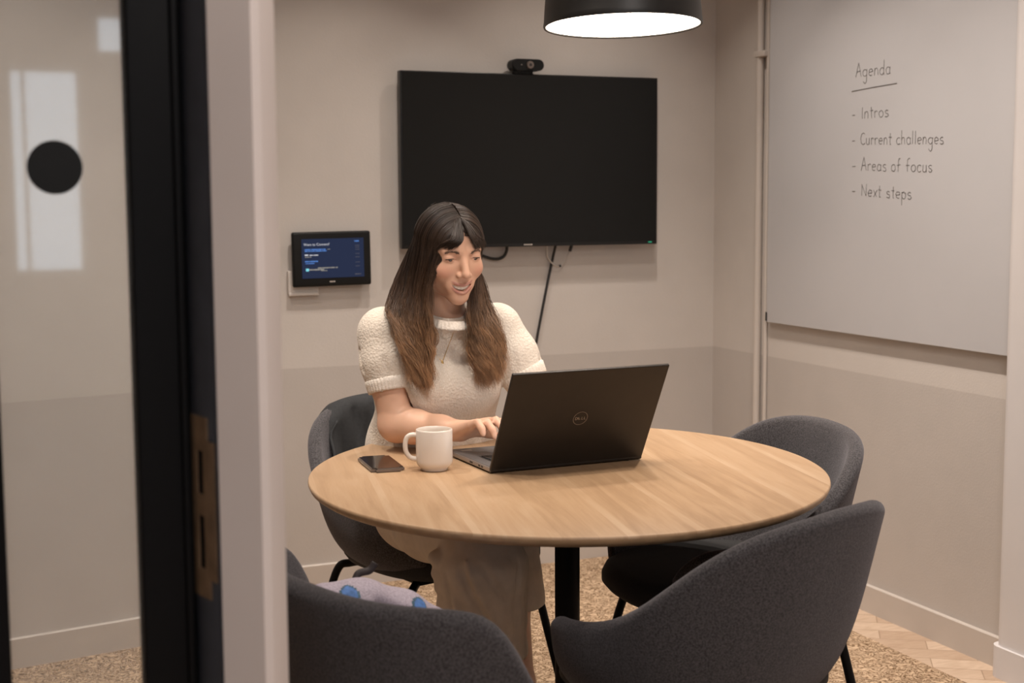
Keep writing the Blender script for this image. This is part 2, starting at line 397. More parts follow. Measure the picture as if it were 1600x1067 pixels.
class SDF:
    def __init__(s, lo, hi, h):
        s.lo = np.array(lo, float); s.h = h; s.n = np.ceil((np.array(hi)-s.lo)/h).astype(int)+1
        s.F = np.full(tuple(s.n), 0.05, np.float32)
        s.ax = [s.lo[i]+h*np.arange(s.n[i]) for i in range(3)]
    def sub(s, lo, hi, pad=0.04):
        a = np.clip(((np.array(lo)-pad-s.lo)/s.h).astype(int), 0, s.n); b_ = np.clip(((np.array(hi)+pad-s.lo)/s.h).astype(int)+2, 0, s.n)
        sl = tuple(slice(a[i], b_[i]) for i in range(3))
        X, Y, Z = np.meshgrid(*[s.ax[i][sl[i]] for i in range(3)], indexing='ij', sparse=True)
        return sl, X, Y, Z
    def put(s, sl, d, k, op='u'):
        A = s.F[sl]
        if A.size == 0: return
        d = d.astype(np.float32)
        if op == 'u':
            if k > 0: hh = np.clip(0.5+0.5*(A-d)/k, 0, 1); s.F[sl] = A*(1-hh)+d*hh-k*hh*(1-hh)
            else: s.F[sl] = np.minimum(A, d)
        else:
            d = -d
            if k > 0: hh = np.clip(0.5+0.5*(d-A)/k, 0, 1); s.F[sl] = A*(1-hh)+d*hh+k*hh*(1-hh)
            else: s.F[sl] = np.maximum(A, d)
    def cone(s, p, q, r1, r2, k=0.01, op='u', flat=None):
        p = np.array(p, float); q = np.array(q, float); R = max(r1, r2)
        sl, X, Y, Z = s.sub(np.minimum(p, q)-R, np.maximum(p, q)+R)
        d = q-p; L = d@d+1e-12
        t = np.clip(((X-p[0])*d[0]+(Y-p[1])*d[1]+(Z-p[2])*d[2])/L, 0, 1)
        dx, dy, dz = X-p[0]-t*d[0], Y-p[1]-t*d[1], Z-p[2]-t*d[2]
        if flat is not None: dx, dy, dz = dx/flat[0], dy/flat[1], dz/flat[2]
        s.put(sl, np.sqrt(dx*dx+dy*dy+dz*dz)-(r1+t*(r2-r1)), k, op)
    def chain(s, pts, rs, k=0.01, op='u', **kw):
        for a, b_, r1, r2 in zip(pts, pts[1:], rs, rs[1:]): s.cone(a, b_, r1, r2, k, op, **kw)
    def ell(s, c, r, k=0.01, op='u', R=None):
        c = np.array(c, float); r = np.array(r, float); m_ = r.max()
        sl, X, Y, Z = s.sub(c-m_, c+m_)
        dx, dy, dz = X-c[0], Y-c[1], Z-c[2]
        if R is not None: dx, dy, dz = (R[0][i]*dx+R[1][i]*dy+R[2][i]*dz for i in range(3))
        k0 = np.sqrt((dx/r[0])**2+(dy/r[1])**2+(dz/r[2])**2); k1 = np.sqrt((dx/r[0]**2)**2+(dy/r[1]**2)**2+(dz/r[2]**2)**2)+1e-6
        s.put(sl, k0*(k0-1)/k1, k, op)
    def plane_cut(s, c, nrm, lo, hi):
        """remove the half space on the +nrm side inside box lo..hi"""
        sl, X, Y, Z = s.sub(lo, hi, 0); nrm = np.array(nrm, float); nrm /= np.linalg.norm(nrm)
        d = -((X-c[0])*nrm[0]+(Y-c[1])*nrm[1]+(Z-c[2])*nrm[2]); s.put(sl, d, 0, 's')
    def mesh(s): return surface_nets(s.F, s.lo, s.h)
def smooth_np(V, F, it=3, lam=0.5):
    e = np.vstack([F[:, [i, (i+1) % F.shape[1]]] for i in range(F.shape[1])])
    for _ in range(it):
        A = np.zeros_like(V); c = np.zeros(len(V))
        for a, b_ in ((0, 1), (1, 0)):
            for k in range(3): A[:, k] += np.bincount(e[:, a], V[e[:, b_], k], len(V))
            c += np.bincount(e[:, a], minlength=len(V))
        V = V*(1-lam)+lam*A/np.maximum(c, 1)[:, None]
    return V

# ================================================================== THE SETTING
def struct(o): o['kind'] = 'structure'; return o
ZC = 2.7; XR = 2.75; YB = 4.56
def wall_split(name, a, b_, thick, z1=ZC):
    """vertical wall from plan point a to b_ (room on the left of a->b_), paint split at dado height"""
    a = Vector((*a, 0)); b_ = Vector((*b_, 0)); d = (b_-a).normalized(); nrm = Vector((d.y, -d.x, 0))*thick
    bm = bmesh.new(); zs = [0, 0.757, z1]
    f0 = [[bm.verts.new((p.x, p.y, z)) for z in zs] for p in (a, b_)]
    f1 = [[bm.verts.new((p.x, p.y, z)) for z in zs] for p in (a+nrm, b_+nrm)]
    for i in (0, 1):
        fs = [bm.faces.new((f0[0][i], f0[1][i], f0[1][i+1], f0[0][i+1])), bm.faces.new((f1[0][i], f1[0][i+1], f1[1][i+1], f1[1][i])),
              bm.faces.new((f0[0][i], f0[0][i+1], f1[0][i+1], f1[0][i])), bm.faces.new((f0[1][i], f1[1][i], f1[1][i+1], f0[1][i+1]))]
        for f in fs: f.material_index = 1-i
    return struct(from_bm(name, bm, [M['wall'], M['dado']], None, False))
struct(boxo('floor', (-3.6, -7.3, -0.1), (3.0, 4.9, 0.0), M['parquet']))
struct(boxo('ceiling', (-3.6, -7.3, ZC), (3.0, 4.9, ZC+0.1), M['ceil']))
wall_split('wall_back', (XR+0.1, YB), (0.80, YB), 0.12)
# the wall steps forward on the left, where the glazed panel looks in
wall_split('wall_backleft', (0.88, 4.245), (-1.2, 3.875), 0.12)
wall_split('wall_return', (0.80, 4.68), (0.80, 4.23), 0.10)
wall_split('wall_right', (XR, 2.9), (XR, 4.68), 0.12)
struct(boxo('wall_left', (-1.25, 1.62, 0), (-1.13, 4.0, ZC), M['wall']))
# baseboards with a bright top edge
def skirting(name, a, b_, th=0.012, hgt=0.088):
    a = Vector((*a, 0)); b_ = Vector((*b_, 0)); d = (b_-a).normalized(); n_ = Vector((-d.y, d.x, 0))
    bm = bmesh.new(); prof = [(0, 0), (th, 0), (th, hgt-0.003), (th-0.003, hgt), (0, hgt)]
    A = [bm.verts.new(a+n_*x+Vector((0, 0, z))) for x, z in prof]; B = [bm.verts.new(b_+n_*x+Vector((0, 0, z))) for x, z in prof]
    for i in range(5): bm.faces.new((A[i], A[(i+1) % 5], B[(i+1) % 5], B[i]))
    bm.faces.new(A); bm.faces.new(B[::-1])
    return struct(from_bm(name, bm, M['skirt'], None, False))
skirting('baseboard_back', (XR, YB), (0.81, YB))
skirting('baseboard_backleft', (0.88, 4.245), (-1.13, 3.886))
skirting('baseboard_right', (XR, 2.95), (XR, YB-0.012))
# rounded wall nib at the right edge of the view
def nib(off, z0, z1, name, m_):
    R = 0.035; x0 = 2.690-off; y1 = 2.968+off; pts = [(XR+0.1, -7.2), (x0, -7.2)]
    for i in range(9):
        a = PI-i/8*PI/2; pts.append((x0+R+R*math.cos(a), y1-R+R*math.sin(a)))
    pts.append((XR+0.1, y1)); return struct(prism(name, pts, z0, z1, m_))
nib(0, 0, ZC, 'wall_nib', M['column']); nib(0.009, 0, 0.088, 'baseboard_nib', M['column'])
# office behind the camera: far wall with two windows, side wall
bm = bmesh.new()
WN = [(0.63, 1.12, 0.80, 2.22), (1.24, 1.42, 2.33, 2.58), (-2.6, -1.0, 0.8, 2.3)]
xs = sorted({-3.6, 3.0} | {x for w_ in WN for x in w_[:2]}); zs = sorted({0, ZC} | {z for w_ in WN for z in w_[2:]})
for x0, x1 in zip(xs, xs[1:]):
    for z0, z1 in zip(zs, zs[1:]):
        cx, cz = (x0+x1)/2, (z0+z1)/2
        if any(w_[0] < cx < w_[1] and w_[2] < cz < w_[3] for w_ in WN): continue
        box(bm, (x0, -7.2, z0), (x1, -7.0, z1))
struct(from_bm('wall_office', bm, M['wall'], None, False))
struct(boxo('wall_officeside', (-3.6, -7.0, 0), (-3.48, 1.6, ZC), M['wall']))
for k, (x0, x1, z0, z1) in enumerate(WN):
    bm = bmesh.new(); t = 0.03
    for a in ((x0, z0, x1, z0+t), (x0, z1-t, x1, z1), (x0, z0, x0+t, z1), (x1-t, z0, x1, z1), (x0+0.22*(x1-x0)-0.4*t, z0, x0+0.22*(x1-x0)+0.4*t, z1)) if x1-x0 > 0.3 else ((x0, z0, x1, z0+0.01), (x0, z1-0.01, x1, z1)):
        box(bm, (a[0], -7.12, a[1]), (a[2], -7.06, a[3]))
    struct(from_bm('window_%d' % (k+2), bm, M['white'], None, False))
# glazed door leaf: black stiles, pane with a round black manifestation dot
YG = 1.60
d1 = struct(empty('door_1', (0.16, YG, 0)))
def prism_child(name, pts, z0, z1, m_, par): 
    o = prism(name, [(x-par.location.x, y-par.location.y) for x, y in pts], z0-par.location.z, z1-par.location.z, m_, par); return o
def rail(name, x0, x1, y0, y1, z0, z1, m_, par, bev=0.004):
    o = boxo(name, (x0-par.location.x, y0-par.location.y, z0-par.location.z), (x1-par.location.x, y1-par.location.y, z1-par.location.z), m_, par, bev); return o
rail('stile', 0.2205, 0.279, 1.585, 1.625, 0.004, 2.45, M['blacksteel'], d1)
rail('stile', 0.012, 0.0785, 1.585, 1.625, 0.004, 2.45, M['blacksteel'], d1)
rail('top_rail', 0.0785, 0.2205, 1.588, 1.622, 2.37, 2.45, M['blacksteel'], d1)
rail('bottom_rail', 0.0785, 0.2205, 1.588, 1.622, 0.004, 0.10, M['blacksteel'], d1)
rail('glazing_bead', 0.268, 0.2755, 1.578, 1.585, 0.004, 2.45, M['blacksteel'], d1, 0.002)
rail('pane', 0.074, 0.224, 1.602, 1.608, 0.09, 2.38, M['glass'], d1, 0)
bm = bmesh.new(); cyl(bm, (0.1445-0.16, 1.6018-YG, 1.354), (0.1445-0.16, 1.6000-YG, 1.354), 0.0288, seg=64)
from_bm('manifestation_dot', bm, M['black'], d1, True, 40)['label'] = 'round black dot stuck on the glass'
# jamb with lock keep, white painted pier beside it
j = struct(empty('trim_1', (0.285, 1.57, 0)))
prism_child('jamb_post', [(0.2795, 1.600), (0.2955, 1.535), (0.330, 1.54), (0.330, 1.66), (0.2795, 1.66)], 0, 2.45, M['jamb'], j)
a = Vector((0.2795, 1.600, 0)); b_ = Vector((0.2955, 1.535, 0)); d = (b_-a).normalized(); nn = Vector((-0.5, -0.1, 0)); nn = (nn-d*nn.dot(d)).normalized()
def jq(u, z, h): p = a+d*u+nn*h; return Vector((p.x-0.285, p.y-1.57, z))
bm = bmesh.new()
L = (b_-a).length
# keep plate outline (stepped, wider in the middle) with two slots: built as strips round the openings
zt, zb = 1.078, 0.872
def slab(u0_, u1_, z0, z1, h0=0.0, h1=0.0022):
    vs = [bm.verts.new(jq(u, z, h)) for h in (h0, h1) for u, z in ((u0_, z0), (u1_, z0), (u1_, z1), (u0_, z1))]
    for q in ((3, 2, 1, 0), (4, 5, 6, 7), (0, 1, 5, 4), (1, 2, 6, 5), (2, 3, 7, 6), (3, 0, 4, 7)): bm.faces.new([vs[i] for i in q])
U0, U1, UA, UB, UM = 0.006, L-0.001, 0.022, 0.038, L-0.018
slab(U0, UA, zb, zt); slab(UB, UM, zb, zt); slab(UA, UB, 1.040, zt); slab(UA, UB, 0.966, 0.990); slab(UA, UB, zb, 0.905)
slab(UM, U1, 0.895, 1.052)
from_bm('strike_plate', bm, M['brass'], j, False)['label'] = 'bronze lock keep with two slots'
bm = bmesh.new(); slab(UA, UB, 0.905, 1.04, 0.0, 0.0006); from_bm('keep_recess', bm, M['black'], j, False)
struct(prism('wall_front', [(0.2957, 1.52), (0.3325, 1.478), (0.3425, 1.482), (0.366, 1.512), (0.368, 1.525), (0.368, 1.66), (0.3305, 1.66), (0.3305, 1.541)], 0, 2.45, M['pier']))
struct(boxo('wall_transom', (-3.4, 1.50, 2.452), (2.688, 1.66, ZC), M['wall']))
struct(boxo('wall_partition', (-3.4, 1.585, 0), (0.008, 1.625, 2.45), M['wall']))
# carpet laid over the timber floor, timber left visible along the right wall
carpet = prism('carpet', [(0.375, 1.62), (2.57, 1.62), (2.57, 4.535), (0.885, 4.535), (0.895, 4.215), (-1.11, 3.87), (-1.11, 1.68), (0.375, 1.68)], 0.0003, 0.0055, M['carpet'])
tag(carpet, 'tan loop-pile carpet with dark squiggle pattern under the table and chairs', 'carpet')
# painted conduit on the right wall
c = empty('conduit_pipe', (2.735, 4.225, 0), 0, 'painted vertical conduit pipe with a thin rod added as its shadow strip beside the whiteboard', 'pipe')
bm = bmesh.new(); cyl(bm, (0.0, 0.012, 0.09), (0.0, 0.012, ZC-0.001), 0.0125); from_bm('pipe', bm, M['conduit'], c, True, 40)
bm = bmesh.new(); cyl(bm, (0.007, -0.030, 0.09), (0.007, -0.030, ZC-0.001), 0.007); from_bm('pipe', bm, M['conduit'], c, True, 40)  # thin second rod, added to stand for the pipe's shadow strip
boxo('clip', (-0.016, -0.034, 1.795), (0.0148, 0.028, 1.815), M['conduit'], c, 0.003)
boxo('screw_tab', (0.006, -0.052, 1.797), (0.0148, -0.032, 1.813), M['conduit'], c, 0.002)
# whiteboard with handwriting
wb = empty('whiteboard', (2.747, 3.58, 1.5), 0, 'large frameless whiteboard with handwritten agenda on the right wall', 'whiteboard')
boxo('panel', (-0.020, -0.64, 0.88-1.5), (-0.002, 0.587, 2.45-1.5), M['board'], wb, 0.002)
bm = bmesh.new(); box(bm, (-0.0225, 0.5825, 0.884-1.5), (-0.019, 0.5905, 0.915-1.5)); from_bm('corner_clip', bm, M['bezel'], wb, False)
def arc(cx, cy, rx, ry, a0, a1, n_=12): return [(cx+rx*math.cos(math.radians(a0+(a1-a0)*i/n_)), cy+ry*math.sin(math.radians(a0+(a1-a0)*i/n_))) for i in range(n_+1)]
GL = {  # single-stroke hand letters: width, strokes; x-height 1
 'A': (1.15, [[(0, 0), (0.5, 1.95)], [(0.5, 1.95), (1.0, 0)], [(0.2, 0.75), (0.85, 0.8)]]),
 'I': (0.35, [[(0.12, 0), (0.14, 1.6)]]),
 'C': (1.0, [arc(0.55, 0.85, 0.5, 0.85, 50, 315, 18)]),
 'N': (1.1, [[(0.05, 0), (0.08, 1.7)], [(0.08, 1.7), (0.85, 0.05)], [(0.85, 0.05), (0.9, 1.75)]]),
 'a': (0.9, [arc(0.38, 0.48, 0.36, 0.48, 40, 330, 16), [(0.72, 0.95), (0.70, 0.3), (0.82, 0.02)]]),
 'c': (0.8, [arc(0.42, 0.48, 0.38, 0.48, 45, 315, 14)]),
 'd': (0.95, [arc(0.38, 0.48, 0.36, 0.48, 40, 330, 16), [(0.76, 1.95), (0.73, 0.4), (0.82, 0.0)]]),
 'e': (0.85, [[(0.06, 0.48), (0.70, 0.58)]+arc(0.38, 0.50, 0.34, 0.46, 15, 310, 16)]),
 'f': (0.8, [arc(0.52, 1.5, 0.25, 0.35, 60, 180, 8)+[(0.26, 0.0)], [(0.02, 0.85), (0.6, 0.92)]]),
 'g': (0.95, [arc(0.38, 0.48, 0.36, 0.46, 40, 330, 16), [(0.74, 0.95), (0.72, -0.4)]+arc(0.42, -0.5, 0.30, 0.42, 0, -165, 10)]),
 'h': (0.85, [[(0.06, 1.95), (0.06, 0)], [(0.07, 0.6)]+arc(0.36, 0.62, 0.28, 0.36, 150, 0, 8)+[(0.66, 0)]]),
 'l': (0.35, [[(0.12, 1.9), (0.12, 0.02)]]),
 'n': (0.85, [[(0.06, 0.95), (0.06, 0)], [(0.07, 0.55)]+arc(0.36, 0.60, 0.28, 0.38, 150, 0, 8)+[(0.66, 0)]]),
 'o': (0.9, [arc(0.40, 0.48, 0.37, 0.48, 90, 450, 20)]),
 'p': (0.9, [[(0.08, 0.95), (0.06, -0.95)], arc(0.40, 0.48, 0.34, 0.46, 160, -160, 16)]),
 'r': (0.65, [[(0.06, 0.95), (0.06, 0)], [(0.07, 0.55)]+arc(0.34, 0.60, 0.28, 0.36, 150, 40, 6)]),
 's': (0.75, [arc(0.36, 0.72, 0.27, 0.24, 40, 250, 10)+arc(0.34, 0.24, 0.29, 0.24, 80, -150, 12)]),
 't': (0.65, [[(0.28, 1.6), (0.26, 0.15), (0.42, 0.0)], [(0.0, 1.05), (0.56, 1.08)]]),
 'u': (0.85, [[(0.05, 0.95)]+arc(0.34, 0.36, 0.29, 0.36, 180, 350, 10)+[(0.66, 0.95)], [(0.66, 0.95), (0.68, 0.0)]]),
 'x': (0.75, [[(0.05, 0.95), (0.62, 0)], [(0.62, 0.98), (0.02, -0.02)]]),
 '-': (0.9, [[(0.0, 0.55), (0.55, 0.6)]]), ' ': (0.55, [])}
def handwriting(s, y0, z0, y1, z1, size, wscale):
    """line from (y0, z0) to (y1, z1) on the board face, one mesh per word"""
    W_ = sum(GL[ch][0]+0.14 for ch in s); L_ = y0-y1; k = L_/W_; x = 0; words_ = [[]]
    for ch in s:
        wd, st = GL[ch]
        if ch == ' ': words_.append([])
        for stt in st:
            q = np.array(stt, float)+rng.normal(0, 0.025, (len(stt), 2))
            q = catmull(q, max(8, len(stt)*3)) if len(q) > 2 else np.array([q[0]+(q[1]-q[0])*t for t in (0, .5, 1)])
            yy = y0-(x+q[:, 0])*k; fr_ = (x+q[:, 0])/W_; zz = z0+(z1-z0)*fr_+q[:, 1]*size
            words_[-1].append(np.stack([np.full(len(yy), -0.0203), yy-3.58, zz-1.5], 1))
        x += wd+0.14
    for paths in words_:
        V, F = tubes(paths, [0.0011]*len(paths), 6); V[:, 0] = np.clip(V[:, 0], -0.0209, -0.0197)
        from_np('handwritten_word', V, F, M['ink'], wb)
handwriting('Agenda', 3.683, 1.683, 3.507, 1.680, 0.0225, 1)
V, F = tubes([np.array([[-0.0203, 3.702-3.58, 1.641-1.5], [-0.0203, 3.6-3.58, 1.646-1.5], [-0.0203, 3.482-3.58, 1.650-1.5]])], [0.0013], 6); from_np('underline', V, F, M['ink'], wb)
handwriting('- Intros', 3.697, 1.555, 3.512, 1.553, 0.021, 1)
handwriting('- Current challenges', 3.695, 1.476, 3.262, 1.462, 0.021, 1)
handwriting('- Areas of focus', 3.692, 1.396, 3.308, 1.383, 0.021, 1)
handwriting('- Next steps', 3.69, 1.318, 3.398, 1.305, 0.021, 1)

# ================================================================== OBJECTS
# ---- television
tv = empty('television', (1.992, 4.56, 1.44), 0, 'large switched-off flat television mounted on the back wall', 'television')
boxo('screen_panel', (-0.484, -0.060, -0.293), (0.484, -0.030, 0.298), M['bezel'], tv, 0.003)
boxo('display', (-0.478, -0.0612, -0.281), (0.478, -0.0598, 0.292), M['screen'], tv)
boxo('rear_housing', (-0.30, -0.030, -0.20), (0.30, -0.012, 0.16), M['bezel'], tv, 0.006)
boxo('wall_bracket', (-0.2, -0.012, -0.12), (0.2, -0.0005, 0.12), M['bezel'], tv)
boxo('standby_light', (0.448, -0.0615, -0.2875), (0.462, -0.0598, -0.2835), M['led'], tv)['label'] = 'small green standby light'
rects('brand_mark', [(-0.040+i*0.0066, -0.2885, -0.040+i*0.0066+0.005, -0.2845) for i in range(5)], lambda u, v_, h: (u, -0.0600-h, v_), M['conduit'], tv)
# ---- conference camera on the television
cc = empty('video_camera', (1.968, 4.515, 1.7385), 0, 'black pill-shaped conference camera sitting on top of the television', 'camera')
bm = bmesh.new(); box(bm, (-0.036, -0.012, 0.0), (0.022, 0.03, 0.010)); from_bm('mount', bm, M['black'], cc, True, 40)
bm = bmesh.new()
pts = [(0.0385+0.0195*math.cos(a), 0.0295+0.0195*math.sin(a)) for a in np.linspace(-PI/2, PI/2, 13)]+[(-0.0425+0.0195*math.cos(a), 0.0295+0.0195*math.sin(a)) for a in np.linspace(PI/2, 3*PI/2, 13)]
A = [bm.verts.new((x, -0.028, z)) for x, z in pts]; B = [bm.verts.new((x, 0.018, z)) for x, z in pts]
fa = bm.faces.new(A); bm.faces.new(B[::-1])
for i in range(len(pts)): bm.faces.new((A[i], A[(i+1) % 26], B[(i+1) % 26], B[i]))
bmesh.ops.bevel(bm, geom=list(fa.edges), offset=0.003, segments=2, affect='EDGES')
from_bm('body', bm, M['black'], cc, True, 40)
bm = bmesh.new(); cyl(bm, (0.004, -0.028, 0.029), (0.004, -0.034, 0.029), 0.0135, 0.0125, 32); cyl(bm, (0.004, -0.034, 0.029), (0.004, -0.0345, 0.029), 0.0105, 0.0105, 32)
ln = from_bm('lens', bm, M['phone'], cc, True, 40)
bm = bmesh.new(); cyl(bm, (0.004, -0.0345, 0.029), (0.004, -0.0352, 0.029), 0.0055, 0.0055, 24); from_bm('lens_glass', bm, M['glassblack'], ln, True, 40)
bm = bmesh.new(); cyl(bm, (-0.027, -0.0278, 0.029), (-0.027, -0.0286, 0.029), 0.002, seg=12); from_bm('indicator', bm, M['alum'], cc, True, 40)
# ---- cables under the television
o = tubeo('power_cable', [(2.090, 4.535, 1.150), (2.083, 4.548, 1.10), (2.067, 4.549, 1.03), (2.045, 4.549, 0.93), (2.022, 4.549, 0.82), (2.005, 4.549, 0.72), (1.99, 4.549, 0.5), (1.985, 4.546, 0.12)], 0.0048, M['cable_b'], None, 60)
tag(o, 'black cable hanging from the television down the back wall', 'cable')
k = empty('network_cable', (2.10, 4.545, 1.1), 0, 'thin white cable looped below the television', 'cable')
tubeo('cord', [(-0.045, -0.012, 0.05), (-0.04, -0.002, 0.012), (-0.018, -0.002, -0.018), (0.01, -0.002, -0.026), (0.03, -0.002, -0.005), (0.048, -0.005, 0.028)], 0.0028, M['cable_w'], k, 40)
bm = bmesh.new(); cyl(bm, (0.047, -0.005, 0.026), (0.052, -0.012, 0.052), 0.006); from_bm('plug', bm, M['cable_b'], k, True, 40)
bm = bmesh.new(); cyl(bm, (0.006, -0.002, -0.026), (0.013, -0.002, -0.026), 0.0042, seg=12); from_bm('cable_tie', bm, M['cable_b'], k, True, 40)
o = tubeo('signal_cable', [(1.905, 4.54, 1.15), (1.905, 4.545, 1.13), (1.895, 4.549, 1.112), (1.872, 4.549, 1.104), (1.84, 4.549, 1.108), (1.80, 4.549, 1.125), (1.77, 4.54, 1.15)], 0.0055, M['cable_b'], None, 40)
tag(o, 'short black cable loop below the television beside her hair', 'cable')
# ---- wall tablet
tb = empty('wall_tablet', (1.272, 4.555, 1.119), 0, 'black touch panel with a glowing blue screen on the back wall', 'tablet')
tb.rotation_euler = (0, math.radians(-0.6), 0)
boxo('case', (-0.133, -0.034, -0.090), (0.133, -0.014, 0.090), M['black'], tb, 0.008)
boxo('arm', (-0.05, -0.014, -0.05), (0.05, 0.003, 0.05), M['black'], tb)
boxo('screen', (-0.103, -0.0352, -0.062), (0.108, -0.0338, 0.067), M['tabscreen'], tb)
tp = lambda u, v_, h: (u, -0.0352-h, v_)
def ttext(nm, s, u, v_, size, m_): text_mesh(nm, s, size, Matrix.Translation((u, -0.0354, v_)) @ Matrix.Rotation(PI/2, 4, 'X'), m_, tb, 0.0002)
ttext('screen_heading', 'Want to Connect?', -0.096, 0.045, 0.0115, M['txtwhite'])
def words(x0, x1, z, hgt, n_): 
    xs_ = np.sort(np.concatenate([[x0, x1], rng.uniform(x0, x1, n_*2-2)])) if n_ > 1 else np.array([x0, x1])
    return [(xs_[i], z, xs_[i+1]-0.0012, z+hgt) for i in range(len(xs_)-1)]
rects('text_line', words(-0.094, -0.021, 0.0305, 0.0036, 5)+words(-0.093, -0.018, 0.0255, 0.0034, 6), tp, M['txtblue'], tb)
rects('text_line', words(-0.093, -0.080, 0.0125, 0.004, 1)+words(-0.077, -0.046, 0.0125, 0.0026, 3), tp, M['txtwhite'], tb)
rects('text_line', words(-0.092, -0.070, 0.0065, 0.0026, 3)+words(-0.016, -0.006, 0.031, 0.002, 1), tp, M['txtgrey'], tb)
rects('text_line', words(-0.092, -0.048, -0.0085, 0.004, 3)+words(-0.091, -0.06, -0.0145, 0.0028, 2), tp, M['txtblue'], tb)
rects('text_line', words(-0.079, -0.028, -0.036, 0.0044, 3)+words(-0.05, 0.018, -0.0305, 0.0036, 4)+words(-0.04, -0.018, -0.039, 0.0024, 2), tp, M['txtgrey'], tb)
rects('screen_icon', [(-0.0905, -0.0385, -0.0805, -0.0295)], tp, M['cyan'], tb)
rects('text_line', words(0.076, 0.093, 0.0545, 0.0042, 2), tp, M['txtblue'], tb)
rects('text_line', [r_ for z_ in (0.041, 0.035, 0.028, 0.014, 0.003, -0.014, -0.027) for r_ in words(0.079, 0.094, z_, 0.0022, 2)]+words(0.076, 0.098, -0.0545, 0.004, 3), tp, M['txtdim'], tb)
rects('brand_mark', [(-0.011+i*0.0048, -0.077, -0.0075+i*0.0048, -0.0725) for i in range(4)], tp, M['conduit'], tb)
o = empty('wall_bracket', (1.19, 4.556, 1.045), 0, 'small white wall plate behind the lower left of the touch panel', 'wall plate')
boxo('plate', (-0.062, -0.012, -0.042), (0.04, 0.003, 0.036), M['white'], o, 0.003)
boxo('lip', (-0.062, -0.019, -0.046), (0.038, -0.011, -0.036), M['white'], o, 0.002)
# ---- pendant lamp over the table
LP = (1.312, 2.528, 1.654)
pl = empty('pendant_lamp', LP, 0, 'black dome pendant lamp glowing above the table', 'lamp')
pl.rotation_euler = (Matrix.Rotation(math.radians(-2.4), 3, r0) @ Matrix.Rotation(math.radians(-1.0), 3, r0.cross(Vector((0, 0, -1))))).to_euler()
bm = bmesh.new(); R_ = 0.1565
prof = [(R_-0.004, 0.0), (R_, -0.001), (R_+0.0012, 0.002), (R_-0.0005, 0.012), (0.1548, 0.03), (0.1525, 0.055), (0.1455, 0.085), (0.128, 0.12), (0.100, 0.148), (0.065, 0.166), (0.03, 0.172), (0.03, 0.19), (0.0, 0.19)]
lathe(bm, prof, 72); 
inner = [(R_-0.004, 0.0), (R_-0.006, 0.012), (0.146, 0.03), (0.142, 0.055), (0.134, 0.083), (0.118, 0.116), (0.095, 0.142), (0.0, 0.16)]
lathe(bm, inner, 72); bmesh.ops.remove_doubles(bm, verts=bm.verts[:], dist=1e-5)
from_bm('shade', bm, M['lampshade'], pl, True, 50)
bm = bmesh.new(); lathe(bm, [(0.0, 0.0015), (0.08, 0.0016), (0.1522, 0.002), (0.1518, 0.008), (0.0, 0.008)], 72); from_bm('diffuser', bm, M['bulb'], pl, True, 40)
bm = bmesh.new(); cyl(bm, (0, 0, 0.188), (0.02, -0.03, ZC-LP[2]-0.02), 0.003, seg=12); from_bm('cord', bm, M['cable_b'], pl)
bm = bmesh.new(); lathe(bm, [(0, 0.0), (0.045, 0.0), (0.045, 0.02), (0, 0.021)], 32, (0.02, -0.03, ZC-LP[2]-0.0215)); from_bm('ceiling_rose', bm, M['lampshade'], pl, True, 40)
# ---- round table
TC = (1.262, 2.684)
TA, TBx = 0.546, 0.598
ft = empty('round_table', (*TC, 0.007), -YAW, 'round oak meeting table on a black pedestal', 'table')
bm = bmesh.new(); n_ = 128; Z1 = 0.733; rows = []
for s_, z in ((0.0, 0.708), (0.92, 0.708), (0.975, 0.712), (0.994, 0.719), (1.0, 0.727), (0.9985, 0.7315), (0.994, Z1), (0.5, Z1), (0.0, Z1)):
    if s_ == 0: rows.append([bm.verts.new((0, 0, z))])
    else:
        dd = (1-s_)*0.55 if s_ > 0.9 else None
        rows.append([bm.verts.new(((TA-dd if dd is not None else TA*s_)*math.cos(2*PI*i/n_), (TBx-dd if dd is not None else TBx*s_)*math.sin(2*PI*i/n_), z)) for i in range(n_)])
for r_i, (a, b_) in enumerate(zip(rows, rows[1:])):
    for i in range(n_):
        q = list(dict.fromkeys([a[i % len(a)], a[(i+1) % n_ % len(a)], b_[(i+1) % n_ % len(b_)], b_[i % len(b_)]]))
        f_ = bm.faces.new(q); f_.material_index = 1 if r_i < 4 else 0
from_bm('tabletop', bm, [M['oak'], M['oakedge']], ft, True, 50)
bm = bmesh.new(); cyl(bm, (0, 0, 0.02), (0, 0, 0.705), 0.0268, seg=40); from_bm('pedestal', bm, M['blacksteel'], ft, True, 40)
bm = bmesh.new(); lathe(bm, [(0, 0), (0.27, 0.0), (0.272, 0.006), (0.26, 0.014), (0.05, 0.024), (0, 0.024)], 64); from_bm('base_plate', bm, M['blacksteel'], ft, True, 40)
bm = bmesh.new(); lathe(bm, [(0, 0.696), (0.16, 0.700), (0.16, 0.7075), (0, 0.7075)], 40); from_bm('top_flange', bm, M['blacksteel'], ft, True, 40)
TZ = 0.7402
